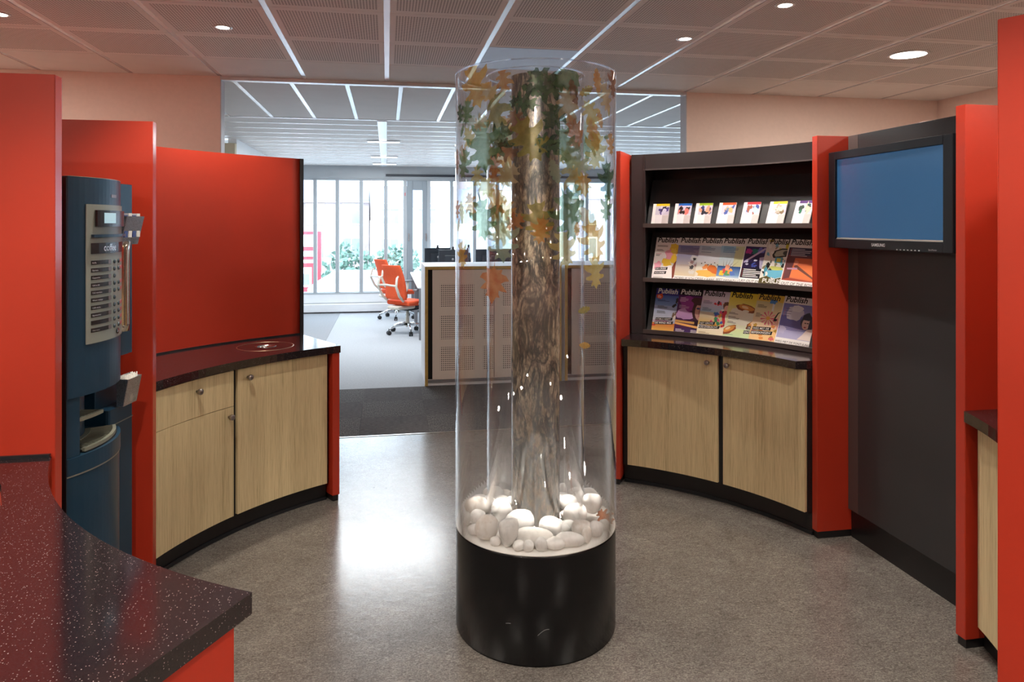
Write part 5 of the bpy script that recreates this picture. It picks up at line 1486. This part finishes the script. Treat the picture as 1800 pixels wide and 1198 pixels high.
def car(label, x, y, paint):
    t = thing('car', label, 'car', (x, y, GZ), group='parked cars')
    prof = [(-2.0, .3), (2.0, .3), (2.05, .65), (1.9, .82), (1.0, .92), (.45, 1.38), (-1.1, 1.40), (-1.85, .95), (-2.05, .8)]
    m = MB().prism(prof, -.82, .82); m.xform(Matrix.Translation((x, y, GZ)) @ Matrix.Rotation(R(90), 4, 'X'))
    m.build('body', paint, t, bevel=.08, segs=3)
    MB().add([(x + .38, y - .83, GZ + 1.32), (x - 1.0, y - .83, GZ + 1.33), (x - 1.6, y - .83, GZ + .97), (x + .85, y - .83, GZ + .97)], [(3, 2, 1, 0)]).build('side_window', 'house_glass', t)
    for dx in (-1.25, 1.25):
        for dy in (-.72, .72):
            m = MB().lathe([(.12, -.1), (.31, -.1), (.31, .1), (.12, .1)], 24); m.xform(Matrix.Translation((x + dx, y + dy, GZ + .31)) @ Matrix.Rotation(R(90), 4, 'X'))
            m.build('wheel', 'rubber_black', t)
car('silver car parked outside behind the window mullions', -.9, 28.5, 'car_paint')

# ------------------------------------------------------------------ room lamps, seen and added (each lamp carries its own light)
def spot(label, u, v, watts, angle, blend=.5, tilt=None):
    t = thing('spotlight', label, 'spotlight', (u, v, CEIL), group='recessed ceiling spotlights')
    MB().lathe([(.034, CEIL - .003), (.048, CEIL - .003), (.050, CEIL), (.034, CEIL)], 32, (u, v), close=True).build('trim_ring', 'lens_housing', t)
    MB().lathe([(.001, CEIL - .002), (.034, CEIL - .002), (.034, CEIL - .0005), (.001, CEIL - .0005)], 24, (u, v)).build('lamp_lens', 'lamp_glow', t)
    d = bpy.data.lights.new('spot_lamp', 'SPOT')
    d.energy, d.spot_size, d.spot_blend, d.shadow_soft_size, d.color = watts, R(angle), blend, .03, (1, .91, .80)
    o = bpy.data.objects.new('spot_lamp', d); o.location = (0, 0, -.012); o.parent = t
    if tilt: o.rotation_euler = tilt
    col.objects.link(o)
def downlight(label, u, v, watts, group='large round downlights'):
    t = thing('downlight', label, 'downlight', (u, v, CEIL), group=group)
    MB().lathe([(.105, CEIL - .004), (.122, CEIL - .004), (.125, CEIL), (.105, CEIL)], 40, (u, v), close=True).build('trim_ring', 'lens_housing', t)
    MB().lathe([(.001, CEIL - .003), (.105, CEIL - .003), (.105, CEIL - .001), (.001, CEIL - .001)], 32, (u, v)).build('lamp_lens', 'lamp_glow_soft', t)
    d = bpy.data.lights.new('down_lamp', 'AREA')
    d.shape, d.size, d.energy, d.color = 'DISK', .2, watts, (1, .90, .78)
    o = bpy.data.objects.new('down_lamp', d); o.location = (0, 0, -.012); o.parent = t
    col.objects.link(o)
spot('small bright spotlight in the ceiling above the left cabinet', -.888, 4.128, SPOT_W, 100)
spot('small spotlight at the top edge of the picture, above the television', 1.94, 3.23, SPOT_W, 100)
spot('small bright spotlight in the ceiling above the magazine rack', 1.714, 3.914, SPOT_W, 100)
spot('small spotlight at the far left edge of the ceiling', -1.966, 4.071, SPOT_W * .6, 100)
for k, (a, wd) in enumerate(((80, 'rear'), (170, 'left'), (258, 'front'), (350, 'right'))):
    spot(f'narrow spotlight in the ceiling above the {wd} side of the display column', TX + .148 * math.cos(R(a)), TY + .150 * math.sin(R(a)), 600, 7.2, .9)  # added overhead, out of view, to whiten the pebbles around the trunk
spot('added unseen spotlight above the coffee machine', -.75, 2.9, SPOT_W, 100)  # this and the next three are added out of view, continuing the ring
spot('added unseen spotlight above the foreground worktop', -.7, 1.5, SPOT_W * 1.2, 110)
spot('added unseen spotlight above the right niche', 1.75, 2.0, SPOT_W, 110)
spot('added unseen spotlight just above the camera', .7, .9, SPOT_W * 1.2, 110)
downlight('large round white downlight in the ceiling at upper right', 3.28, 4.033, DOWN_W * 1.4)
downlight('added unseen fill downlight behind the camera on the left', -1.6, -.8, DOWN_W * 2)  # from here on, downlights added out of view as general fill light
downlight('added unseen fill downlight behind the camera on the right', 2.2, -.8, DOWN_W * 2)
downlight('added unseen fill downlight right of the service corner', 3.4, 1.5, DOWN_W)
downlight('added unseen fill downlight left of the service corner', -2.9, 1.2, DOWN_W)
downlight('added unseen fill downlight at the left, behind the red panels', -2.8, 4.3, DOWN_W * .8)
